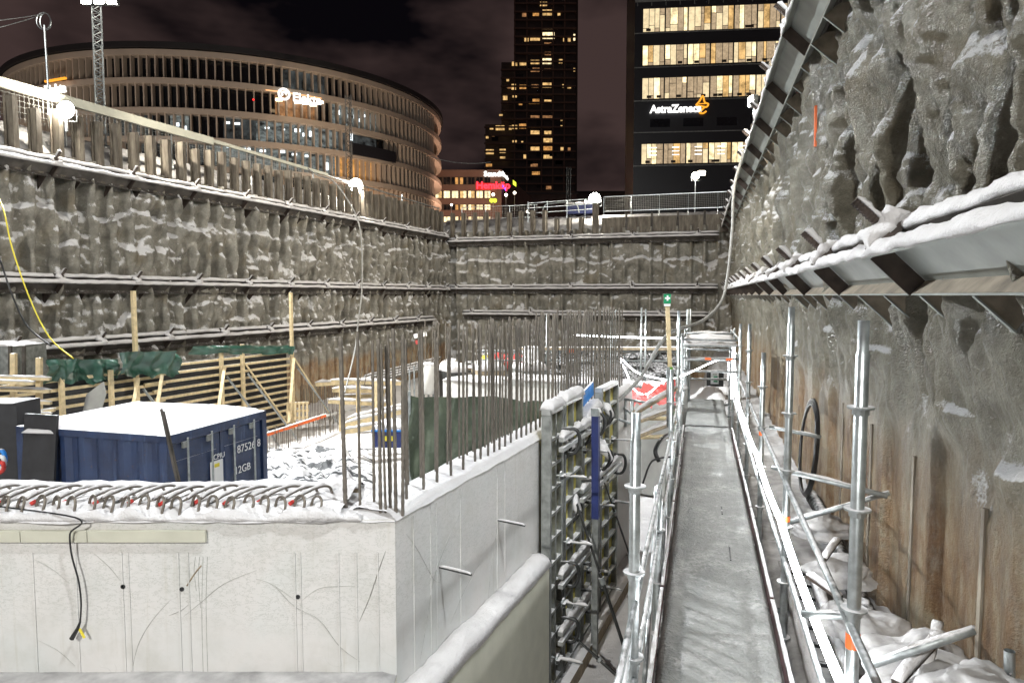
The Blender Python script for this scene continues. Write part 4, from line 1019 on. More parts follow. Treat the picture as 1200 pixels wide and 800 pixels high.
MB().ridge([P(2, 404, 16.4)+V((-.6+.12*i, 0, 0)) for i in range(11)], (0, 1, 0), up, .5, .08, 8, 4).build('snow_cover', 'snow', gt, True)
bt = thing('batten_stack', 'untidy stack of snow-topped timber battens at the far left, above the black crate', 'timber stack', P(20, 500, 13))
for i, (x0, y0, x1, y1) in enumerate(((-20, 442, 59, 444), (-20, 456, 59, 458), (-20, 470, 60, 472), (10, 489, 64, 480), (-20, 447, 40, 449), (30, 484, 60, 486))):
    a = P(x0, y0, 13.6-.1*i); b_ = P(x1, y1, 13.8-.1*i)
    t = MB().bar(a, b_, .09, .06).build('batten', 'timber', bt); MB().ridge(path(a+up*.03, b_+up*.03, 8), (0, 1, 0), up, .045, .035, 6, i, .4).build('snow_strip', 'snow', t, True)
for px, y0, y1 in ((16, 414, 470), (46, 419, 495)): MB().bar(P(px, y1, 13.9), P(px, y0, 13.9), .1, .08, V((0, -1, 0))).build('post', 'timber', bt)

# ================================================================== MIDDLE OF THE PIT
# snowy tarpaulin sheets spread on the floor
m = MB(); nx, ny = 130, 130
for i in range(nx+1):
    for j in range(ny+1):
        y = lerp(8.2, 21, i/nx); x = lerp(-.43*y, -.19*y, j/ny)-.3+.25*noise.noise(V((y*.6, j*.04, 3)))
        w = abs(noise.noise(V((x*.9+y*.5, y*.8, 2))))*.55+abs(noise.noise(V((x*2.4, y*1.6+x, 5))))*.28+abs(noise.noise(V((x*6, y*4, 8))))*.10
        e = min(1, 7*min(i/nx, 1-i/nx, j/ny, 1-j/ny)); m.v.append(V((x, y, G+.02+e*(.12+w*.95))))
for i in range(nx):
    for j in range(ny): a = i*(ny+1)+j; m.f.append((a, a+1, a+ny+2, a+ny+1))
tg = m.build('ground_tarpaulin', 'snowy_tarp', None, True); tag(tg, 'crumpled tarpaulins buried in snow on the pit floor, black folds showing', 'tarpaulin')
# dark shade net behind the bars
nt = thing('shade_net', 'dark green shade net hung upright behind the row of reinforcing bars', 'net', P(480, 560, 9.5))
m = MB(); nx, ny = 110, 50
for i in range(nx+1):
    a = i/nx
    for j in range(ny+1):
        b_ = j/ny; D = lerp(9.6, 12.2, a); x = lerp(480, 640, a)
        top = P(x, lerp(463, 470, a)+3*math.sin(a*9), D); bot = X(top, G)+V((.0, -.5, 0))
        p = top.lerp(bot, b_)
        w = noise.noise(V((a*5, b_*3+a*4, 2)))*.7+.35*abs(noise.noise(V((a*12+b_*4, b_*7-a*6, 3))))+.22*math.sin(b_*7+a*9)
        m.v.append(p+V((0, w*.5, w*.10*min(1, b_*4))))
for i in range(nx):
    for j in range(ny): c = i*(ny+1)+j; m.f.append((c, c+1, c+ny+2, c+ny+1))
m.build('net', 'dark_net', nt, True)
MB().tube([P(479.5, 458, 9.6), X(P(479.5, 458, 9.6), G)], .02, 7).build('post', 'galvanised', nt)
# pale foundation wall behind
def block(name, label, cat, x0, x1, yt, D0, D1, th, mat, zb=G, cap=None, capmat='snow', caph=.12):
    a = P(x0, yt, D0); b_ = P(x1, yt, D1); b_.z = a.z; root = thing(name, label, cat, X(a, zb)); d = (b_-a).normalized(); nn = V((-d.y, d.x, 0))
    h = a.z-zb
    MB().prism([(0, 0), (th, 0), (th, h), (0, h)], X(a, zb), nn, up, b_-a).build('body', mat, root)
    if cap:
        MB().bar(a+nn*th/2+up*-.09-nn*0, b_+nn*th/2+up*-.09, th+.03, .2).build('band', cap, root)
    n_ = 30; MB().ridge([a.lerp(b_, i/n_)+nn*th/2 for i in range(n_+1)], nn, up, th*.55, caph, 8, x0, .4, 1.6).build('snow_cover', 'snow', root, True)
    return root
block('foundation_wall', 'long pale concrete foundation wall with a grey top band, middle of the pit', 'wall', 590, 722, 444, 20.5, 19.0, .8, 'pale_concrete', G, 'grey_concrete')
block('foundation_wall', 'pale precast block with snow, left of the long foundation wall behind the bars', 'wall', 519, 598, 445, 22, 20.9, .9, 'pale_concrete')
block('foundation_wall', 'low concrete wall behind the red tarpaulin, near the loose LED strip', 'wall', 727, 800, 450, 16.5, 15.5, .3, 'grey_concrete')
for i, (x0, x1, y, D) in enumerate(((524, 548, 436, 22), (560, 592, 434, 22), (612, 640, 434, 21))):
    block('snowy_crate', 'snow-heaped crate standing beyond the foundation wall, '+['left', 'middle', 'right'][i], 'crate', x0, x1, y, D, D+.3, .8, ['dark_steel', 'old_timber', 'form_steel'][i], G, None, caph=.25)
og = thing('orange_net', 'strip of orange barrier net lying along the foot of the pale wall', 'barrier net', P(580, 472, 17))
MB().bar(P(548, 467, 18.2), P(610, 475, 16.8), .25, .05).build('net', 'orange', og); MB().ridge(path(P(545, 467, 18.1), P(600, 476, 16.7), 14), (0, 1, 0), up, .12, .07, 6, 3, .8, 4).build('snow_cover', 'snow', og, True)
for i, (x0, x1, y0, y1, D, lb_) in enumerate(((572, 622, 414, 434, 24, 'faded red tarpaulin beyond the foundation wall, seen through the bars'), (740, 792, 446, 474, 13.6, 'bright red tarpaulin under the loose LED strip left of the walkway'))):
    m = MB(); nx, ny = 24, 10
    for a_ in range(nx+1):
        for b2 in range(ny+1):
            x = lerp(x0, x1, a_/nx); y = lerp(y0+(10*(1-a_/nx) if i else 0), y1, b2/ny); p = P(x, y, D-b2/ny*.9); w = noise.noise(V((x*.2, y*.2, i)))
            m.v.append(p+V((0, .3*w, .1*w)))
    for a_ in range(nx):
        for b2 in range(ny): c = a_*(ny+1)+b2; m.f.append((c, c+1, c+ny+2, c+ny+1))
    o = centred(m, 'tarpaulin', 'red_tarp', True); tag(o, lb_, 'tarpaulin')
m = MB(); nx, ny = 40, 14
for a_ in range(nx+1):
    for b2 in range(ny+1):
        x = lerp(612, 800, a_/nx); p = P(x, lerp(413, 446, b2/ny), 24-b2/ny*1.4); w = noise.noise(V((x*.05, b2*.25, 4)))
        m.v.append(p+V((0, .5*w, .2*w)))
for a_ in range(nx):
    for b2 in range(ny): c = a_*(ny+1)+b2; m.f.append((c, c+1, c+ny+2, c+ny+1))
o = centred(m, 'tarpaulin', 'dark_tarp', True); tag(o, 'big dark tarpaulin mass under the lattice truss at the far end', 'tarpaulin')
tr = thing('lattice_truss', 'light lattice truss spanning in front of the dark tarpaulin at the far end', 'truss', P(700, 422, 22))
a, b_ = P(560, 411, 23), P(795, 412, 20.5); c, d = P(560, 422, 23), P(795, 423, 20.5)
MB().tube([a, b_], .035, 6).build('top_chord', 'galvanised', tr); MB().tube([c, d], .035, 6).build('bottom_chord', 'galvanised', tr)
n_ = 34; 
for i in range(n_): MB().tube([a.lerp(b_, i/n_) if i % 2 else c.lerp(d, i/n_), c.lerp(d, (i+1)/n_) if i % 2 else a.lerp(b_, (i+1)/n_)], .022, 5).build('lacing', 'galvanised', tr)
MB().bar(P(610, 408, 22.6), P(800, 408, 20.4), .5, .08).build('walk_board', 'old_timber', tr)
for x in (668, 756): MB().box(P(x, 411, 21.2), (.1, 0, 0), (0, .1, 0), (0, 0, .05)).build('coupler', 'orange', tr)
# far uprights seen against the back wall
for i in range(26):
    px = 498+i*7.7+2*math.sin(i*3); D = 24+2*math.sin(i*1.3); top = P(px, 375+6*math.sin(i*2.3)+4*(i % 3), D)
    o = rebar(X(top, -3.4), top.z, .019); tag(o, 'far upright reinforcing bar beyond the foundation wall', 'reinforcing bar', 'far bars beyond the foundation wall')
for i, (px, yt, D) in enumerate(((722, 363, 20), (752, 360, 19.5), (757, 362, 19.6), (640+1, 368, 22), (717, 366, 20), (806, 362, 17), (809, 362, 17), (726, 378, 19))):
    p = P(px, yt, D); o = centred(MB().tube([X(p, -3.6), p], .03, 7), 'scaffold_post', 'galvanised', True)
    tag(o, 'slender galvanised post rising above the truss at the far end', 'post', 'far scaffold posts')
# beam stacks, cage, boxes in the middle distance
st = thing('beam_stack', 'stack of snow-covered timber formwork beams in the middle of the pit', 'beam stack', P(420, 500, 20))
for i, (x0, y0, x1, y1, D) in enumerate(((388, 447, 470, 449, 24), (390, 457, 463, 458, 23.5), (385, 470, 462, 474, 23), (370, 450, 440, 446, 24.5), (404, 498, 478, 480, 19.5), (402, 506, 470, 494, 19.2), (408, 492, 482, 476, 20), (400, 466, 450, 462, 24))):
    a, b_ = P(x0, y0, D), P(x1, y1, D+.8)
    t = MB().bar(a, b_, .12, .14).build('beam', 'timber', st); MB().ridge(path(a+up*.07, b_+up*.07, 10), (.2, 1, 0), up, .09, .08, 6, i, .4).build('snow_cover', 'snow', t, True)
for x, y0, y1 in ((400, 446, 505), (420, 446, 500), (440, 446, 498), (458, 446, 490)): MB().bar(P(x, y1, 23.2), P(x, y0, 23.2), .14, .1, V((0, -1, 0))).build('bearer', 'timber', st)
bx = thing('blue_skip', 'low blue steel box with a yellow label beside the snowy tarpaulins', 'box', P(457, 525, 16))
a = P(457, 524, 15.6); MB().box(a+V((0, .5, .2)), (.43, -.02, 0), (0, .45, 0), (0, 0, .22)).build('body', 'formwork_blue', bx)
MB().box(a+V((0, .04, .2)), (.14, 0, 0), (0, .012, 0), (0, 0, .055)).build('yellow_label', 'yellow', bx); MB().ridge([a+V((-.42+.084*i, .5, .42)) for i in range(11)], (0, 1, 0), up, .42, .1, 8, 2).build('snow_cover', 'snow', bx, True)
MB().bar(a+V((-.43, .02, .39)), a+V((.43, .02, .39)), .05, .05).build('rim', 'light_blue', bx)
bdd = thing('board_frame', 'pale timber pallet standing by the end of the timber formwork', 'pallet', P(348, 495, 23))
for i in range(6): MB().bar(P(337+i*4.6, 492, 22.8), P(337+i*4.6, 471, 22.8), .06, .03, V((0, -1, 0))).build('slat', 'timber', bdd)
for y in (473, 482, 490): MB().bar(P(335, y, 22.85), P(362, y-1.5, 22.95), .03, .08).build('rail', 'timber', bdd)
# starter bars with orange tape
tp = thing('barrier_tape', 'orange and white barrier tape strung along the row of short starter bars', 'barrier tape', P(310, 511, 20))
MB().bar(P(308, 511, 19.5), P(382, 487, 23), .02, .08).build('tape', 'orange', tp); MB().bar(P(382, 487, 23), P(452, 470, 27), .02, .07).build('tape', 'sign_white', tp); MB().bar(P(308, 508.5, 19.48), P(382, 484.5, 22.98), .05, .03).build('snow_edge', 'sign_white', tp)
for i in range(46):
    a = i/45; p = P(lerp(309, 398, a), lerp(510, 484, a), lerp(19.5, 23.8, a)); o = rebar(X(p+V((.1*math.sin(i*2), .1*math.cos(i*3), 0)), G+.05), p.z+.1+.08*math.sin(i*5), .011)
    tag(o, 'short starter bar in the taped row beyond the container', 'reinforcing bar', 'short starter bars behind the tape')
for i in range(30):
    p = P(352+i*1.6, 452+3*math.sin(i*4), 25.5+.6*math.sin(i*2)); o = rebar(X(p, G), p.z, .012); tag(o, 'slim starter bar beside the stacked formwork beams', 'reinforcing bar', 'starter bars by the beam stack')
cg = thing('rebar_cage', 'sloping snow-dusted rebar cage left of centre, beyond the formwork beams', 'rebar cage', P(480, 460, 25))
for i in range(9):
    a, b_ = P(418+i*1.2, 455-i*2.0, 24+.2*i), P(508+i*1.2, 424-i*1.6+6, 27+.2*i)
    t = MB().tube([a, b_], .03, 5).build('bar', 'rebar_steel', cg); 
    if i % 2: MB().ridge(path(a+up*.02, b_+up*.02, 12), (0, 1, 0), up, .04, .05, 5, i, .5).build('snow_strip', 'snow', t, True)
for i in range(14): 
    a = P(420+i*6.6, 456-i*2.3, 24+.2*i); MB().tube([a, a+V((.1, .3, .75))], .014, 4).build('stirrup', 'rebar_steel', cg)
for i in range(7):
    a = P(480+i*5.5, 450-i*1, 22.5); MB().tube([X(a, G), a+up*(.5+.1*math.sin(i))], .03, 6).build('leg', 'galvanised_frosted', cg)
for i, (x, y, D, w, h, mt, nm, lb_) in enumerate(((502, 440, 22.5, .24, .6, 'pale_concrete', 'white_tank', 'upright white plastic tank behind the bars left of centre'), (528, 431, 24, .28, .42, 'purple', 'purple_bag', 'purple-blue bag on top of material behind the bars'), (623, 420, 22, .3, .55, 'white_paint', 'white_drum', 'white drum standing by the foundation wall'), (585, 429, 23, .22, .2, 'orange', 'orange_can', 'small orange can beyond the foundation wall'), (568, 426, 23.5, .2, .5, 'yellow', 'yellow_cabinet', 'yellow cabinet beyond the foundation wall'))):
    c = P(x, y, D); pts = [(1, 1), (.9, .98), (1, .2)]
    root = thing(nm, lb_, nm.split('_')[1], X(c, c.z-h))
    MB().tube([c-up*h, c-up*h*.95, c+up*(h*.5), c+up*h*.62], [w*.9, w, w, w*.6], 14).build('shell', mt, root, True); MB().tube([c+up*h*.62, c+up*(h*.62+.06)], w*.3, 10).build('lid', 'dark_steel', root); MB().ridge([c+up*h*.6+V((-.8*w+.2*w*k, 0, 0)) for k in range(9)], (0, 1, 0), up, w*.7, .08, 7, i).build('snow_cap', 'snow', root, True)
fl = thing('torn_banner', 'torn white and red banner caught on the bars at the pit corner', 'banner', P(492, 403, 26))
MB().bar(P(485, 394, 26), P(500, 391, 26), .04, .16).build('white_strip', 'sign_white', fl); MB().bar(P(487, 401, 26), P(496, 400, 26), .04, .16).build('red_strip', 'red_tarp', fl)
# stacked timber and steel racks in the far middle, all as separate stacks
for i in range(9):
    x = 540+i*18; y = 432-(i % 3)*6; D = 25+(i % 2)*2; c = P(x, y, D)
    root = thing('material_rack', 'snow-dusted rack of steel and timber stock beyond the foundation wall, number %s from the left' % ['one', 'two', 'three', 'four', 'five', 'six', 'seven', 'eight', 'nine'][i], 'rack', X(c, G), 'racks of stock at the far end')
    for k in range(4):
        a = c+V((-.45, .1*k, -.16*k)); b_ = c+V((.5, .4, -.16*k+.05*math.sin(i+k))); t = MB().bar(a, b_, .3, .05).build('bar', ['timber', 'waler_steel', 'old_timber', 'galvanised'][(i+k) % 4], root)
    for dx in (-.4, .4): MB().bar(c+V((dx, .1, .3)), X(c+V((dx, .1, 0)), G), .05, .05).build('upright', 'galvanised_frosted', root)
    MB().ridge([c+V((-.45+.1*k, .1, .03)) for k in range(10)], (0, 1, 0), up, .2, .08, 6, i).build('snow_cover', 'snow', root, True)
gb = thing('snow_mound', 'snow mound behind the far end of the walkway', 'snow mound', FW.pt(20, .2, G))
m = MB(); n1, n2 = 30, 12
c = FW.pt(22.5, .4, G)
for a_ in range(n2+1):
    for b2 in range(n1):
        v = V((math.cos(2*math.pi*b2/n1)*math.sin(math.pi*.5*a_/n2), math.sin(2*math.pi*b2/n1)*math.sin(math.pi*.5*a_/n2), math.cos(math.pi*.5*a_/n2)))
        m.v.append(c+V((v.x*1.3, v.y*3.2, v.z*1.75))*1+V((0, 0, .5*noise.noise(v*2))))
for a_ in range(n2):
    for b2 in range(n1): m.f.append((a_*n1+b2, a_*n1+(b2+1) % n1, (a_+1)*n1+(b2+1) % n1, (a_+1)*n1+b2))
m.build('mound', 'snow', gb, True)
# ================================================================== CITY BEHIND THE PIT
simple('beige_cladding', (.50, .43, .355), .6, 0, .08, .3)
simple('dark_roof', (.02, .02, .022), .6, 0, .2, .2)
simple('dark_glass', (.012, .014, .018), .08, 0, .3, .2)
simple('tower_dark', (.06, .046, .042), .7, 0, .3, .3)
simple('brown_cladding', (.16, .10, .075), .7, 0, .1, .3)
simple('black_cladding', (.02, .021, .026), .35, 0, .15, .3)
simple('slat_dark', (.05, .035, .02), .6, 0, .1, 2)
def glow(name, c, s, nscale=.8, lo=.15, bands=(1, 1, 1)):
    t = NT(name); n = t.noise(nscale, 4, .7, sx=bands); f = t.rng(n, .36, .62, lo, 1)
    t.col((.02, .02, .02)); t.rough(.15); t.b.inputs['Emission Color'].default_value = (*c, 1)
    t.link(t.math('MULTIPLY', f, s), t.b.inputs['Emission Strength']); return t.m
glow('window_warm', (1.0, .62, .24), 1.15, .9, .35); glow('window_amber', (1.0, .48, .14), .9, .9, .3); glow('window_white', (.85, .92, .95), .8, .6, .02, (1, 1, 2.2))
glow('window_grey', (.75, .85, .82), .30, .9, .0, (1, 1, 1.6)); glow('window_dim', (.55, .62, .62), .12, .6, .0); glow('window_orange', (1.0, .48, .2), .5, .7, .25)
glow('blind_tan', (1.0, .74, .46), .62, 2.5, .6); glow('blind_cream', (1.0, .80, .48), 1.15, 2.0, .7); glow('room_bright', (1.0, .80, .45), 2.2, .9, .35)
emit('sign_glow', (1, .97, .92), 2.2); emit('sign_orange', (1.0, .38, .03), 1.4); emit('sign_red', (1, .03, .05), 3.2); emit('sign_blue', (.08, .08, 1), 2.2); emit('sign_yellow', (.75, .9, .05), 2.2)
emit('lamp_white', (1, .96, .86), 90); emit('lamp_warm', (1, .86, .62), 30); emit('lamp_small', (1, .85, .65), 12); emit('ceiling_lamp', (1, .72, .42), 6); emit('ceiling_tube', (.85, .95, 1), 2.6); emit('beacon_red', (1, .02, .02), 4); emit('cove_warm', (1, .5, .22), 1.6)

# ---- round office building
RC = V((-52.7, 137, 0)); RR = 38
rb = thing('round_office_building', 'huge round office building with beige rings, close vertical fins and some lit floors', 'building', V((-52.7, 137, TOPZ)))
def rpnt(a, r, z): return RC+V((math.sin(a)*r, -math.cos(a)*r, z))    # a = 0 faces the viewer, + to the right
NA = 160
def ring(r0, r1, z0, z1, a0=-math.pi, a1=math.pi, n=NA):
    m = MB()
    for i in range(n+1):
        a = lerp(a0, a1, i/n); m.v += [rpnt(a, r0, z0), rpnt(a, r1, z0), rpnt(a, r1, z1), rpnt(a, r0, z1)]
    for i in range(n):
        for j in range(4): x = i*4+j; y = i*4+(j+1) % 4; m.f.append((x, y, y+4, x+4))
    return m
LV = [34.2, 30.3, 26.2, 22.2, 18.2, 14.2, 10.2, 6.2]
ring(RR-6, RR-3, 34, 36.2).build('set_back_roof', 'dark_roof', rb)
m = MB(); m.poly([rpnt(2*math.pi*i/80, RR-.5, 34.6) for i in range(80)]).build('roof', 'dark_roof', rb)
ring(RR-.4, RR+.9, 34.7, 35.5).build('eaves', 'dark_roof', rb)
for k, z in enumerate(LV):
    ring(RR-1.5, RR+.55, z-.45, z+.35, n=220).build('floor_band', 'beige_cladding', rb)
r_row = [80, 120, 150, 185, 205, 225, 240]
def angp(px, py):
    p = P(px, py, 100); t_ = p.x/p.y; A_ = 1+t_*t_; B_ = -2*(RC.x*t_+RC.y); C2 = RC.x**2+RC.y**2-(RR-1)**2; D = (-B_-math.sqrt(max(0, B_*B_-4*A_*C2)))/(2*A_)
    return math.atan2(t_*D-RC.x, -(D-RC.y))
for k in range(len(LV)-1):
    z1, z0 = LV[k]-.45, LV[k+1]+.35
    # glazing of the storey, split in runs by what is lit behind it
    R_ = {0: [(330, 380, 'window_dim')], 1: [(322, 372, 'window_orange'), (388, 440, 'window_grey')], 2: [(95, 180, 'window_dim'), (200, 222, 'window_grey'), (262, 300, 'window_dim'), (300, 395, 'window_grey'), (395, 440, 'window_dim')],
          3: [(150, 240, 'window_dim'), (240, 392, 'window_grey'), (392, 438, 'window_amber')], 4: [(200, 330, 'window_dim'), (383, 470, 'window_orange')], 5: [(380, 470, 'window_orange')], 6: [(400, 470, 'window_amber')]}[k]
    cuts = [(angp(a, r_row[k]), angp(b, r_row[k]), mm) for a, b, mm in R_]; runs = []; last = -1.5
    for a, b, mm in cuts: runs += [(last, a, 'dark_glass')] if a > last else []; runs.append((a, b, mm)); last = b
    runs.append((last, 1.5, 'dark_glass'))
    for a0, a1, mt in runs: ring(RR-1.0, RR-.9, z0, z1, a0, a1, max(4, int((a1-a0)*50))).build('glazing', mt, rb)
NF = 210; fins = []
for k in range(len(LV)-1):
    z1, z0 = LV[k]-.45, LV[k+1]+.35
    for i in range(NF):
        a = 2*math.pi*(i+.5*(k % 2))/NF
        if a > math.pi: a -= 2*math.pi
        if abs(a) > 1.45: continue
        if k == 2 and .80 < a < .98: continue
        fins.append((abs(a-.2)+.02*k+(9 if k > 3 else 0), a, z0, z1))
fins.sort()
rest = MB()
for i, (_, a, z0, z1) in enumerate(fins):
    tgt = MB() if i < 99 else rest
    u = V((math.sin(a), -math.cos(a), 0)); s_ = V((math.cos(a), math.sin(a), 0))
    tgt.box(rpnt(a, RR-.15, (z0+z1)/2), u*.45, s_*.09, V((0, 0, (z1-z0)/2)))
    if i < 99: tgt.build('fin', 'beige_cladding', rb)
rest.build('fins', 'beige_cladding', rb)['kind'] = 'stuff'
ring(RR-.6, RR+.95, 22.2, 24.0, .78, 1.02, 20).build('balcony_front', 'black_cladding', rb)
# ceiling lamps glimpsed inside
for px, py in ((327, 117), (349, 120), (367, 123), (375, 120), (358, 121)):
    MB().box(P(px, py, 101.3), (.45, 0, 0), (0, .2, 0), (0, 0, .18)).build('ceiling_lamp', 'ceiling_lamp', rb)
for px, py, w, h in ((396, 132, .5, .7), (403, 134, .3, .5), (409, 136, .4, .6), (416, 137, .4, .6), (422, 141, .3, .5), (428, 136, .3, .4), (348, 153, .9, .5), (357, 158, .6, .5), (364, 157, .4, .8), (313, 150, .6, .2), (332, 152, .4, .2), (278, 145, .7, .3), (267, 144, .5, .3), (208, 146, .4, .5), (216, 150, .6, .5), (160, 141, .5, .2), (270, 172, 1.0, .3), (290, 175, .8, .3), (308, 177, .8, .3), (330, 178, .9, .35), (345, 181, .7, .3), (360, 183, .7, .3), (412, 160, .3, 1.3), (383, 195, .4, 1.2)):
    p = P(px, py, 100); t_ = p.x/p.y; # find the depth of the glazing on this ray
    A_ = 1+t_*t_; B_ = -2*(RC.x*t_+RC.y); C2 = RC.x**2+RC.y**2-(RR-.75)**2; D = (-B_-math.sqrt(max(0, B_*B_-4*A_*C2)))/(2*A_)
    MB().box(P(px, py, D), (w*.55, 0, 0), (0, .05, 0), (0, 0, h*.5)).build('office_light', 'ceiling_tube', rb)
def onround(px, py, r):
    p = P(px, py, 100); t_ = p.x/p.y; A_ = 1+t_*t_; B_ = -2*(RC.x*t_+RC.y); C2 = RC.x**2+RC.y**2-r*r; D = (-B_-math.sqrt(B_*B_-4*A_*C2))/(2*A_)
    q = P(px, py, D); a = math.atan2(q.x-RC.x, -(q.y-RC.y)); return q, V((math.cos(a), math.sin(a), 0))
q, rt = onround(333, 116.5, RR+.9)
sgn = thing('illuminated_sign', 'white glowing lettered sign reading Elekta with a ring symbol on the round building', 'sign', q)
m = MB(); c = q+V((0, 0, .75)); m.tube([c+rt*(.75*math.cos(t_*.3))+V((0, 0, .75*math.sin(t_*.3))) for t_ in range(22)], .16, 6); m.tube([c+rt*(.3*math.cos(t_*.5))+V((0, 0, .3*math.sin(t_*.5))) for t_ in range(9)], .14, 6); m.build('ring_symbol', 'sign_glow', sgn)
text('Elekta', 1.75, 'lettering', 'sign_glow', sgn, q+rt*1.2+V((0, 0, -.05)), rt, V((0, 0, 1)), .1, .03)
ring(RR+.56, RR+.60, 30.3-.40, 30.3-.25, angp(310, 110), angp(372, 118), 20).build('cove_light', 'cove_warm', rb)
q, rt = onround(52, 112, RR+1.2)
sgn = thing('illuminated_sign', 'small orange-white glowing sign high on the far left side of the round building', 'sign', q)
text('Elekta', 1.9, 'lettering', 'sign_glow', sgn, q, rt, V((0, 0, 1)), .1, .02)
MB().box(q+rt*2.5+V((0, 0, 1.9)), rt*2.2, (0, .2, 0), (0, 0, .12)).build('cove_light', 'sign_orange', sgn)

# ---- dark residential tower
TX, TY = 9.8, 262
tw_ = thing('residential_tower', 'tall stepped dark tower with scattered lit windows, running out of the top of the picture', 'building', V((TX, TY, TOPZ)))
def tpx(px, D=TY): return (px-600)*D/800*1.0
def tz(py, D=TY): return P(600, py, D).z
xl, xr = tpx(603), tpx(672)
MB().box(((xl+xr)/2, TY+12, 58), ((xr-xl)/2, 0, 0), (0, 12, 0), (0, 0, 62)).build('tower_shaft', 'tower_dark', tw_)
xl2 = tpx(588); MB().box(((xl2+xl)/2, TY+13, (tz(70)+TOPZ)/2), ((xl-xl2)/2+.1, 0, 0), (0, 10, 0), (0, 0, (tz(70)-TOPZ)/2)).build('tower_step', 'tower_dark', tw_)
xl3 = tpx(569); MB().box(((xl3+xl2)/2, TY+14, (tz(142)+TOPZ)/2), ((xl2-xl3)/2+.1, 0, 0), (0, 9, 0), (0, 0, (tz(142)-TOPZ)/2)).build('tower_step', 'tower_dark', tw_)
xr2 = tpx(676); MB().box(((xr2+xr)/2, TY+9, 58), ((xr2-xr)/2, 0, 0), (0, 6, 0), (0, 0, 60)).build('tower_wing', 'tower_dark', tw_)
z = 6
while z < 118:
    x0 = xl3 if z < tz(145) else xl2 if z < tz(74) else xl
    MB().box(((x0+xr)/2, TY-.55, z), ((xr-x0)/2+.3, 0, 0), (0, .5, 0), (0, 0, .28)).build('balcony_slab', 'brown_cladding', tw_); z += 3.0
for px in (603, 617, 634, 647, 660):
    MB().box((tpx(px), TY-.3, 60), (.25, 0, 0), (0, .45, 0), (0, 0, 58)).build('pier', 'brown_cladding', tw_)
wins = [(637, 5, 8, 5, 'w'), (641, 15, 11, 7, 'w'), (615, 17, 6, 6, 'd'), (628, 17, 7, 4, 'a'), (655, 17, 3, 3, 'w'), (617, 46, 5, 6, 'w'), (627, 45, 11, 6, 'w'), (642, 42, 15, 8, 'b'), (661, 47, 2, 4, 'w'), (667, 47, 3, 4, 'w'), (673, 44, 2, 8, 'b'), (642, 52, 8, 4, 'd'), (642, 63, 7, 4, 'd'), (603, 75, 6, 5, 'w'), (613, 74, 8, 6, 'w'), (627, 73, 10, 5, 'w'), (641, 72, 10, 7, 'b'), (657, 72, 4, 5, 'w'), (673, 82, 2, 4, 'w'), (627, 82, 10, 5, 'd'), (642, 82, 8, 3, 'd'), (602, 102, 5, 7, 'w'), (613, 102, 8, 5, 'a'), (627, 101, 8, 4, 'd'), (641, 100, 10, 6, 'w'), (667, 102, 4, 4, 'w'), (660, 101, 2, 4, 'w'), (603, 112, 5, 5, 'w'), (610, 121, 4, 5, 'a'), (626, 119, 12, 6, 'a'), (642, 119, 8, 4, 'w'), (642, 137, 12, 3, 'd'), (658, 145, 2, 9, 'w'), (603, 149, 6, 5, 'w'), (613, 148, 9, 6, 'a'), (627, 137, 10, 3, 'd'), (627, 156, 10, 6, 'w'), (642, 156, 8, 5, 'w'), (642, 165, 10, 6, 'w'), (603, 167, 5, 5, 'w'), (612, 167, 2, 3, 'w'), (627, 175, 10, 6, 'w'), (642, 174, 10, 5, 'a'), (659, 175, 4, 5, 'w'), (667, 175, 3, 4, 'd'), (615, 184, 3, 6, 'w'), (642, 184, 10, 5, 'w'), (626, 194, 8, 4, 'd'), (592, 115, 5, 5, 'w'), (597, 102, 5, 4, 'd'), (587, 135, 4, 2, 'w'), (576, 150, 4, 4, 'w'), (586, 150, 10, 6, 'w'), (598, 150, 3, 5, 'w'), (571, 161, 3, 3, 'w'), (578, 161, 3, 3, 'd'), (574, 178, 9, 6, 'w'), (589, 177, 7, 5, 'w'), (589, 186, 6, 5, 'w'), (573, 194, 7, 4, 'a'), (628, 203, 9, 4, 'a'), (643, 220, 6, 4, 'd'), (643, 236, 5, 3, 'a'), (595, 94, 3, 3, 'w')]
for px, py, w, h, k in wins:
    p = P(px, py, TY-.10); MB().box(p, (w*.5*TY/800, 0, 0), (0, .06, 0), (0, 0, h*.45*TY/800)).build('window', {'w': 'window_warm', 'a': 'window_amber', 'b': 'room_bright', 'd': 'window_orange'}[k], tw_)
rr_ = random.Random(3)
for i in range(34):
    px = rr_.choice([580, 594, 609, 620, 633, 648, 655, 664]); py = 8+9.1*rr_.randrange(2, 24)
    if px < 603 and py < 150: continue
    p = P(px, py, TY-.12); MB().box(p, (1.3, 0, 0), (0, .06, 0), (0, 0, .8)).build('window', 'dark_glass', tw_)

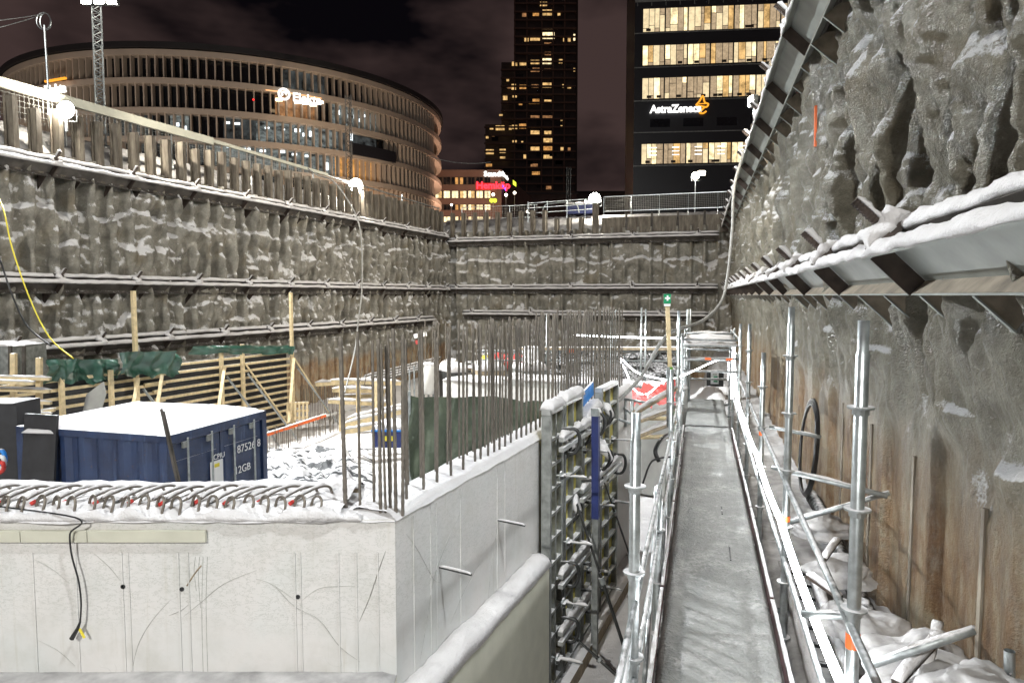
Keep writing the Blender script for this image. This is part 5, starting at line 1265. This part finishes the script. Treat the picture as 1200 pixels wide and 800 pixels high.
# ---- office block with the lettered sign
AZ = Fr((P(742, 200, 86).x, 86), (1, -.10), 1); AZ.n = V((-AZ.d.y, AZ.d.x, 0))*-1
az = thing('office_block', 'black office block with warm lit window bands and a white lettered sign', 'building', AZ.pt(0, 0, TOPZ))
def ap(s, z, o=0): return AZ.pt(s, o, z)
AZW = 20.6
MB().box(AZ.pt(AZW/2, -8, 24), AZ.d*AZW/2, AZ.n*8, (0, 0, 19.4)).build('facade', 'black_cladding', az)
def azz(py): return P(742, py, 86).z
bands = [(11, 39), (54, 78), (92, 117), (169, 193)]
def win(s0, s1, z0, z1, seed, hang=False):
    rd = random.Random(seed); fr_ = MB(); w = s1-s0
    fr_.bar(ap(s0, (z0+z1)/2, .03), ap(s1, (z0+z1)/2, .03), .02, z1-z0)
    for s in (s0, s1): fr_.bar(ap(s, z0, .08), ap(s, z1, .08), .10, .06, AZ.n)
    for z in (z0, z1): fr_.bar(ap(s0, z, .08), ap(s1, z, .08), .06, .08)
    f = fr_.build('window', 'black_cladding', az)
    cuts = sorted([0, rd.uniform(.2, .3), rd.uniform(.42, .58), rd.uniform(.7, .85), 1]); 
    for i in range(4):
        a, b = s0+w*cuts[i]+.04, s0+w*cuts[i+1]-.03; zc = lerp(z0, z1, rd.choice([.0, .0, .18, .3, .72]))
        kinds = ['blind_tan', 'blind_tan', 'blind_cream', 'room_bright', 'blind_cream', 'window_warm']
        m1 = rd.choice(kinds); m2 = rd.choice(['blind_tan', 'blind_cream'])
        MB().box(ap((a+b)/2, (max(zc, z0+.05)+z1-.06)/2, .05), AZ.d*(b-a)/2, AZ.n*.008, (0, 0, (z1-.06-max(zc, z0+.05))/2)).build('pane', m1, f)
        if zc > z0+.1: MB().box(ap((a+b)/2, (z0+.05+zc-.07)/2, .05), AZ.d*(b-a)/2, AZ.n*.008, (0, 0, (zc-.12-z0)/2)).build('pane', m2, f)
    if hang:
        for k in range(3): MB().box(ap(s0+w*.55, z1-.5-.45*k, .075), AZ.d*w*.16, AZ.n*.01, (0, 0, .05)).build('ceiling_lamp', 'sign_glow', f)
    for k in range(2):
        if rd.random() < .5: MB().box(ap(s0+w*rd.uniform(.2, .8), z0+.28, .065), AZ.d*.28, AZ.n*.006, (0, 0, .16)).build('desk_silhouette', 'slat_dark', f)
for bi, (y0, y1) in enumerate(bands):
    for k in range(7):
        win(.95+k*2.72, .95+(k+1)*2.72-.06, azz(y1), azz(y0), bi*10+k, bi == 3)
for py in (40, 80, 119, 156, 195): MB().bar(ap(-.05, azz(py), .06), ap(AZW, azz(py), .06), .12, .12).build('sill_line', 'form_steel', az)
for k in range(12): MB().bar(ap(.3+k*1.7, azz(8), .05), ap(.3+k*1.7, azz(-2), .05), .10, .1, AZ.n).build('parapet_post', 'form_steel', az)
MB().bar(ap(0, azz(0), .04), ap(AZW, azz(0), .04), .06, .7).build('parapet_panel', 'waler_web', az)
for k in range(4): MB().box(ap(3.2+k*4, azz(145), .03), AZ.d*1.2, AZ.n*.01, (0, 0, .5)).build('dark_window', 'dark_glass', az)
q = ap(1.95, azz(133.5), .25)
sg2 = thing('illuminated_sign', 'white glowing sign reading AstraZeneca with an orange looped symbol on the black office block', 'sign', q)
text('AstraZeneca', 1.28, 'lettering', 'sign_glow', sg2, q, AZ.d, V((0, 0, 1)), .08, .035, sp=.93)
c = ap(1.95+6.25, azz(127.5), .27)
def sy(u, w): return c+AZ.d*u+V((0, 0, w))
sw = smoothpath([sy(-.75, .15), sy(-.35, .6), sy(-.05, 1.15), sy(.1, 1.15), sy(.3, .45), sy(.72, .25), sy(.5, -.1), sy(-.1, .0), sy(-.75, .15)], 4)
MB().tube(sw, .10, 6).build('symbol', 'sign_orange', sg2); MB().tube(smoothpath([sy(.35, -.05), sy(-.05, -.45), sy(-.3, -.75), sy(.1, -.85), sy(.5, -.6)], 4), .10, 6).build('symbol', 'sign_orange', sg2)
MB().tube([sy(-.4, .3), sy(.35, .3)], .06, 5).build('symbol', 'sign_orange', sg2)

# ---- low brown building with shop signs
BX = Fr((P(500, 200, 150).x, 150), (1, 0), 1); BX.n = V((0, -1, 0))
bb_ = thing('brown_building', 'low brown corner building with lit window bands and coloured shop signs', 'building', BX.pt(8, 0, TOPZ))
def bz(py): return P(550, py, 150).z
xw = P(588, 200, 150).x-P(500, 200, 150).x
MB().box(BX.pt(xw/2-2, -7, (bz(199)+TOPZ)/2), BX.d*(xw/2+2), BX.n*7, (0, 0, (bz(199)-TOPZ)/2)).build('front_block', 'brown_cladding', bb_)
# right wing running back
w2 = [BX.pt(xw, 0, 0), BX.pt(xw+8, -45, 0)]
MB().bar((w2[0]+w2[1])/2+V((-3, 0, (bz(199)+TOPZ)/2))-V((0, 22, 0))*0-(w2[1]-w2[0])*.5, w2[1]+V((-3, 0, (bz(199)+TOPZ)/2)), 6, bz(199)-TOPZ).build('side_wing', 'brown_cladding', bb_)
for y0, y1, lit in ((208, 216, 0), (224, 232, 1), (240, 246, 1), (254, 260, 1)):
    for k in range(9):
        px = 500.5+k*9.6
        L_ = lit and not (y0 == 240 and k in (0, 1, 2, 3)); 
        z0, z1 = bz(y1), bz(y0); s0 = P(px, 200, 150).x-BX.o.x; s1 = s0+7.6*150/800
        f = MB().box(BX.pt((s0+s1)/2, .02, (z0+z1)/2), BX.d*(s1-s0+.3)/2, BX.n*.04, (0, 0, (z1-z0)/2+.1)).build('window', 'slat_dark', bb_)
        for j in range(2): MB().box(BX.pt(lerp(s0, s1, .25+.5*j), .07, (z0+z1)/2), BX.d*(s1-s0)*.22, BX.n*.02, (0, 0, (z1-z0)/2)).build('pane', ('room_bright' if (k*3+j) % 4 else 'window_warm') if L_ else ('window_amber' if (k+j) % 5 == 4 else 'dark_glass'), f)
def shopsign(s, px, py, sz, mt, lb, D=149.5, right=V((1, 0, 0)), plate=None):
    q = P(px, py, D); r_ = thing('shop_sign', lb, 'sign', q, 'shop signs on the brown building')
    text(s, sz, 'lettering', mt, r_, q, right, V((0, 0, 1)), .08, .06); return r_
shopsign('Scandic', 567, 206.5, 1.5, 'sign_glow', 'white glowing sign at the top corner of the brown building')
shopsign('Scandic', 588, 203.5, .9, 'sign_glow', 'white glowing sign on the side face of the brown corner building', 150, V((.55, .9, -.45)))
r_ = shopsign('Hemköp', 558, 221, 2.1, 'sign_red', 'red glowing sign above the lit windows of the brown building')
MB().box(P(571, 218.5, 149.9), (2.5, 0, 0), (0, .05, 0), (0, 0, .75)).build('backing_plate', 'red_paint', r_)
q = P(505, 205, 149.6); r_ = thing('shop_sign', 'round blue sign at the left end of the brown building', 'sign', q, 'shop signs on the brown building'); MB().disc(q, (0, 1, 0), .5, .1, 16).build('disc', 'sign_blue', r_); MB().disc(q-V((0, .1, 0)), (0, 1, 0), .18, .05, 3).build('emblem', 'sign_glow', r_)
q = P(578, 235, 149.6); r_ = thing('shop_sign', 'yellow-green double oval sign below the lit windows', 'sign', q, 'shop signs on the brown building')
for dx in (-.35, .35): MB().disc(q+V((dx, 0, 0)), (0, 1, 0), .45, .1, 14).build('oval', 'sign_yellow', r_)
q = P(603, 215, 152); r_ = thing('shop_sign', 'yellow square sign on the side of the brown building', 'sign', q, 'shop signs on the brown building'); MB().box(q, (.35, .5, -.2), (0, .1, 0), (0, 0, .45)).build('plate', 'sign_yellow', r_)
q = P(591, 220, 150); r_ = thing('shop_sign', 'small blue sign at the corner of the brown building', 'sign', q, 'shop signs on the brown building'); MB().box(q, (.4, .5, -.4), (0, .1, 0), (0, 0, .35)).build('plate', 'sign_blue', r_)
# distant terrace of lower roofs left and right to close the horizon
for i, (x0, x1, yt, D, mt) in enumerate(((-60, 60, 150, 190, 'tower_dark'), (676, 744, 226, 260, 'tower_dark'), (600, 676, 228, 230, 'tower_dark'), (845, 1000, 190, 160, 'tower_dark'))):
    a, b_ = P(x0, yt, D), P(x1, yt, D)
    r_ = thing('distant_block', 'unlit distant building on the horizon, '+['at the far left behind the round building', 'between the dark tower and the office block', 'at the foot of the dark tower', 'behind the right-hand wall'][i], 'building', V(((a.x+b_.x)/2, D, TOPZ)))
    MB().box(((a.x+b_.x)/2, D+10, (a.z+TOPZ)/2), ((b_.x-a.x)/2, 0, 0), (0, 10, 0), (0, 0, (a.z-TOPZ)/2)).build('wall', mt, r_)
    MB().box(((a.x+b_.x)/2, D+10, a.z+.3), ((b_.x-a.x)/2+.5, 0, 0), (0, 10.5, 0), (0, 0, .3)).build('roof', 'dark_roof', r_)

# ================================================================== MASTS, LAMPS, WIRES
def lattice(name, label, base, z1, w, r, mt='galvanised_frosted', n=None):
    root = thing(name, label, 'mast', base); H_ = z1-base.z
    cs = [V((-w/2, -w*.3, 0)), V((w/2, -w*.3, 0)), V((0, w*.55, 0))]
    for c in cs: MB().tube([base+c, base+c+V((0, 0, H_))], r, 6).build('chord', mt, root)
    m = MB(); n = n or int(H_/(w*.9))
    for i in range(n):
        for j in range(3):
            a, b = cs[j], cs[(j+1) % 3]
            if i % 2: a, b = b, a
            m.tube([base+a+V((0, 0, H_*i/n)), base+b+V((0, 0, H_*(i+1)/n))], r*.6, 4, False)
    m.build('lacing', mt, root); return root
mp_ = P(120, 140, 21.5); mast = lattice('light_mast', 'frosty lattice light mast with glaring floodlights rising from the left pit edge', X(mp_, 4.6), P(120, 3, 21.5).z, .27, .028, n=34)
top = P(120, 2, 21.4)
for dx in (-.38, 0, .38):
    hd = MB().box(top+V((dx, -.1, -.02)), (.16, 0, 0), (0, .08, 0), (0, 0, .12)); hd.build('lamp_housing', 'dark_steel', mast)
    MB().box(top+V((dx, -.19, -.04)), (.14, 0, 0), (0, .01, 0), (0, 0, .10)).build('lens', 'lamp_white', mast)
MB().bar(top+V((-.5, 0, -.1)), top+V((.5, 0, -.1)), .05, .05).build('cross_bar', 'galvanised', mast)
def light(kind, name, loc, power, color, size=.15, aim=None, spot=None):
    ld = bpy.data.lights.new(name, kind); ld.energy = power; ld.color = color
    if kind == 'AREA': ld.size = size
    else: ld.shadow_soft_size = size
    o = bpy.data.objects.new(name, ld); COL.objects.link(o); o.location = loc
    if aim is not None: o.rotation_euler = (V(aim)-V(loc)).to_track_quat('-Z', 'Y').to_euler()
    if spot: ld.spot_size = R(spot); ld.spot_blend = .6
    return o
WARM = (1, .93, .80); COOL = (.92, .97, 1.0)
def lamp_post(name, label, px, py, D, zb, big=.12, mt='lamp_white', power=400, col_=WARM, group=None):
    top = P(px, py, D); root = thing(name, label, 'floodlight', X(top, zb), group)
    MB().tube([X(top, zb), top-V((0, 0, .05))], .045, 8).build('post', 'galvanised', root)
    MB().tube([top+V((0, .0, 0)), top+V((0, .12, 0))], [big, big*.6], 20).build('housing', 'dark_steel', root)
    MB().tube([top+V((0, .0, 0)), top+V((0, -.03, 0)), top+V((0, -.06, 0))], [big*.95, big*.85, big*.35], 20).build('lens', mt, root, True)
    MB().tube([top+V((-big*1.1, .03, 0)), top+V((-big*1.1, .03, -big*1.2)), top+V((big*1.1, .03, -big*1.2)), top+V((big*1.1, .03, 0))], .012, 5).build('bracket', 'galvanised', root)
    if power: light('POINT', 'floodlight_glow', top+V((0, -.25, 0)), power, col_, .12)
    return root
lamp_post('floodlight', 'glaring floodlight low behind the rail at the upper left, beside the mast', 77, 129, 19.6, 4.6, .26, 'lamp_white', 300)
lamp_post('floodlight', 'bright floodlight on a short post over the middle of the left pit wall', 417, 217, 34, 4.3, .34, 'lamp_white', 700)
lamp_post('floodlight', 'bright floodlight behind the railing of the far pit wall', 697, 233, 41.5, 4.4, .36, 'lamp_white', 1100)
r_ = lamp_post('floodlight', 'twin street floodlight on a slim pole to the right of the far wall', 815, 206, 60, 4.6, .34, 'lamp_warm', 900); 
p = P(822, 203, 60); MB().box(p, (.34, 0, 0), (0, .1, 0), (0, 0, .22)).build('housing', 'dark_steel', r_); MB().box(p-V((0, .12, 0)), (.3, 0, 0), (0, .02, 0), (0, 0, .18)).build('lens', 'lamp_warm', r_)
lp = P(879, 119, 16); fl2 = thing('floodlight', 'floodlight clamped to the upper waler on the right wall', 'floodlight', lp)
MB().box(lp+V((.08, 0, 0)), (.06, 0, 0), (0, .12, 0), (0, 0, .12)).build('housing', 'dark_steel', fl2); MB().box(lp+V((0, -.02, 0)), (.02, 0, 0), (0, .12, 0), (0, 0, .09)).build('lens', 'lamp_white', fl2); MB().tube([lp+V((.1, 0, 0)), lp+V((.1, 0, -.25)), lp+V((.45, 0, -.45))], .03, 6).build('arm', 'galvanised', fl2)
light('POINT', 'floodlight_glow', lp+V((-.3, -.1, 0)), 500, WARM, .1)
for px, py, D, lb in ((578, 228, 146, 'street lamp before the brown building, left of the pair'), (593, 228.5, 140, 'street lamp before the corner of the brown building'), (603, 226, 145, 'street lamp right of the brown building corner'), (618, 248, 120, 'low street lamp at the right, behind the pile heads'), (529, 240, 120, 'street lamp in front of the lower windows of the brown building')):
    lamp_post('street_lamp', lb, px, py, D, 4.7, .32 if D > 130 else .2, 'lamp_small', 0, group='street lamps by the brown building')['category'] = 'street lamp'
cm = P(666, 250, 50); lattice('lattice_mast', 'thin dark lattice mast rising behind the far pit wall, below the dark tower', X(cm, 4.6), P(666, 196, 50).z, .28, .03, 'dark_steel')
cm = P(410, 215, 36); lattice('lattice_mast', 'slim grey lattice mast in front of the round building', X(cm, 4.6), P(400, 112, 36).z, .3, .022, 'waler_steel')
pl_ = thing('wire_pole', 'slim pole with a coil of wire at its head at the top left', 'pole', X(P(55, 120, 22), 4.6))
MB().tube([X(P(58, 110, 22), 4.6), P(52, 30, 22)], .03, 7).build('pole', 'galvanised', pl_)
c = P(51, 25, 22)
for k in range(2): MB().tube([c+V((.22*math.cos(t_*.35)*(1-.2*k)+.03*k, .05*k, .26*math.sin(t_*.35))) for t_ in range(19)], .014, 5).build('wire_coil', 'galvanised', pl_)
MB().tube(sag(P(48, 17, 22), P(-60, 28, 18), .05), .012, 5).build('wire', 'galvanised', pl_); MB().tube(sag(P(48, 18, 22), P(-60, 45, 18), .05), .012, 5).build('wire', 'galvanised', pl_)
cable('overhead_wire', sag(P(505, 184, 60), P(575, 190, 60), .3, 6), .035, 'grey_hose', 'thin wire sagging between the round building and the dark tower', 'wire', 3)
# green panel left of the first floor of the street, red beacon
q = P(297, 117, 99); r_ = thing('beacon', 'tiny red beacon light in front of the round building', 'light', q); MB().disc(q, (0, 1, 0), .12, .1, 10).build('lens', 'beacon_red', r_); MB().disc(q+V((0, .1, 0)), (0, 1, 0), .16, .1, 10).build('housing', 'dark_steel', r_)

# ================================================================== LIGHT
# main site floodlights: masts on the street behind the viewer and at the left rim
def site_mast(x, y, z, powers, label):
    root = lattice('light_mast', label, V((x, y, TOPZ)), z, .4, .03)
    for i, (aim, pw, size) in enumerate(powers):
        c = V((x+(i-.5)*1.1, y, z)); d = (V(aim)-c).normalized()
        MB().box(c-d*.15, d.cross(V((0, 0, 1))).normalized()*size*.55, d*.08, d.cross(V((0, 0, 1))).cross(d).normalized()*size*.55).build('lamp_housing', 'dark_steel', root)
        light('SPOT', 'site_floodlight', c+d*.02, pw, WARM if i == 0 else COOL, size*.4, aim, 100)
K = 1.0
site_mast(-13, -28, 19, (((-8, 26, -2), 27000*K, 1.0), ((3, 30, 0), 30000*K, 1.0)), 'tall lattice floodlight mast on the street behind the viewer to the left')
light('SPOT', 'mast_floodlight', top+V((0, -.35, -.1)), 30000*K, COOL, .2, (7, 9, 0), 130)
light('SPOT', 'mast_floodlight', top+V((.3, -.35, -.1)), 6500*K, WARM, .2, (2, 30, -4), 110)
rm = thing('floodlight', 'floodlight on a stand above the right wall, just behind the viewer', 'floodlight', FR_.pt(2.0, -1.6, TOPZ)); q = FR_.pt(2.0, -1.5, 9.5)
MB().tube([X(q, TOPZ), q], .04, 8).build('post', 'galvanised', rm); MB().box(q+V((0, 0, .1)), (.25, 0, 0), (0, .1, 0), (0, 0, .15)).build('housing', 'dark_steel', rm)
light('SPOT', 'unseen_rim_light', q+V((-.3, .0, -.05)), 5500*K, COOL, .3, (-6, 16, -2), 140)
for s_, pw in ((15.5, 9000), (27, 9000)):  # hidden floodlights added to brighten the left and far walls
    q = FR_.pt(s_, -1.2, 7.3); rm = thing('floodlight', 'added unseen floodlight on a stand above the right wall, '+('halfway along' if s_ < 20 else 'towards the far end'), 'floodlight', X(q, TOPZ))
    MB().tube([X(q, TOPZ), q], .04, 8).build('post', 'galvanised', rm); MB().box(q+V((0, 0, .1)), (.25, 0, 0), (0, .1, 0), (0, 0, .15)).build('housing', 'dark_steel', rm)
    light('SPOT', 'unseen_rim_light', q+FR_.n*.25, pw*.75, WARM, .2, (-10, 24 if s_ < 20 else 36, 3.2), 75)
sun = light('SUN', 'sun', (0, 0, 60), .02, (.75, .82, 1), .0, (30, 60, 0)); sun.data.angle = R(2)
# added fill spots without fixtures, brightening the building fronts
light('SPOT', 'facade_fill', V((-20, 95, 7)), 11000, (1, .76, .56), 1.0, (-22, 118, 20), 150)
light('SPOT', 'facade_fill', V((-48, 72, 6)), 11000, (1, .84, .70), 1.5, (-50, 100, 24), 150)
light('SPOT', 'facade_fill', V((-85, 85, 7)), 8000, (1, .84, .70), 1.5, (-75, 112, 22), 150)
light('SPOT', 'facade_fill', V((-8, 128, 7)), 22000, (1, .62, .45), 1.0, (-12, 150, 14), 150)
light('SPOT', 'facade_fill', V((8, 225, 7)), 5000, (1, .5, .35), 1.5, (10, 262, 30), 150)

# ================================================================== SKY
w = bpy.data.worlds.new('World'); sc.world = w; w.use_nodes = True
n = w.node_tree.nodes; l = w.node_tree.links; bg = n['Background']
sky = n.new('ShaderNodeTexSky'); sky.sky_type = 'NISHITA'; sky.sun_disc = False; sky.sun_elevation = R(-8); sky.sun_rotation = R(200)
tc = n.new('ShaderNodeTexCoord'); mp = n.new('ShaderNodeMapping'); mp.inputs['Scale'].default_value = (1, 1, 2.2); mp.inputs['Location'].default_value = (.35, .2, .1)
ns = n.new('ShaderNodeTexNoise'); ns.inputs['Scale'].default_value = 2.6; ns.inputs['Detail'].default_value = 5; ns.inputs['Roughness'].default_value = .5
l.new(tc.outputs['Generated'], mp.inputs[0]); l.new(mp.outputs[0], ns.inputs['Vector'])
rp_ = n.new('ShaderNodeValToRGB'); e = rp_.color_ramp.elements
e[0].position = .37; e[0].color = (.0025, .002, .003, 1); e[1].position = .52; e[1].color = (.054, .034, .032, 1)
l.new(ns.outputs['Fac'], rp_.inputs[0])
mx = n.new('ShaderNodeMix'); mx.data_type = 'RGBA'; mx.blend_type = 'ADD'; mx.inputs[0].default_value = .03
l.new(rp_.outputs[0], mx.inputs[6]); l.new(sky.outputs[0], mx.inputs[7]); l.new(mx.outputs[2], bg.inputs[0]); bg.inputs[1].default_value = 1.0

# ================================================================== CAMERA
cd_ = bpy.data.cameras.new('Camera'); cam = bpy.data.objects.new('Camera', cd_); COL.objects.link(cam); sc.camera = cam
cd_.lens = 24; cd_.sensor_width = 36; cd_.clip_start = .05; cd_.clip_end = 3000
cam.location = (0, 0, 0); cam.rotation_euler = (R(90)-TH, 0, 0)
for o in bpy.data.objects:
    if '_w' in o: del o['_w']
sc.view_settings.view_transform = 'Standard'; sc.view_settings.look = 'None'; sc.view_settings.exposure = 0; sc.view_settings.gamma = 1
sc.render.engine = 'CYCLES'; sc.cycles.use_denoising = True; sc.cycles.max_bounces = 5; sc.cycles.diffuse_bounces = 3; sc.cycles.glossy_bounces = 2
sc.cycles.use_light_tree = True; sc.cycles.sample_clamp_indirect = 3; sc.cycles.caustics_reflective = False; sc.cycles.caustics_refractive = False
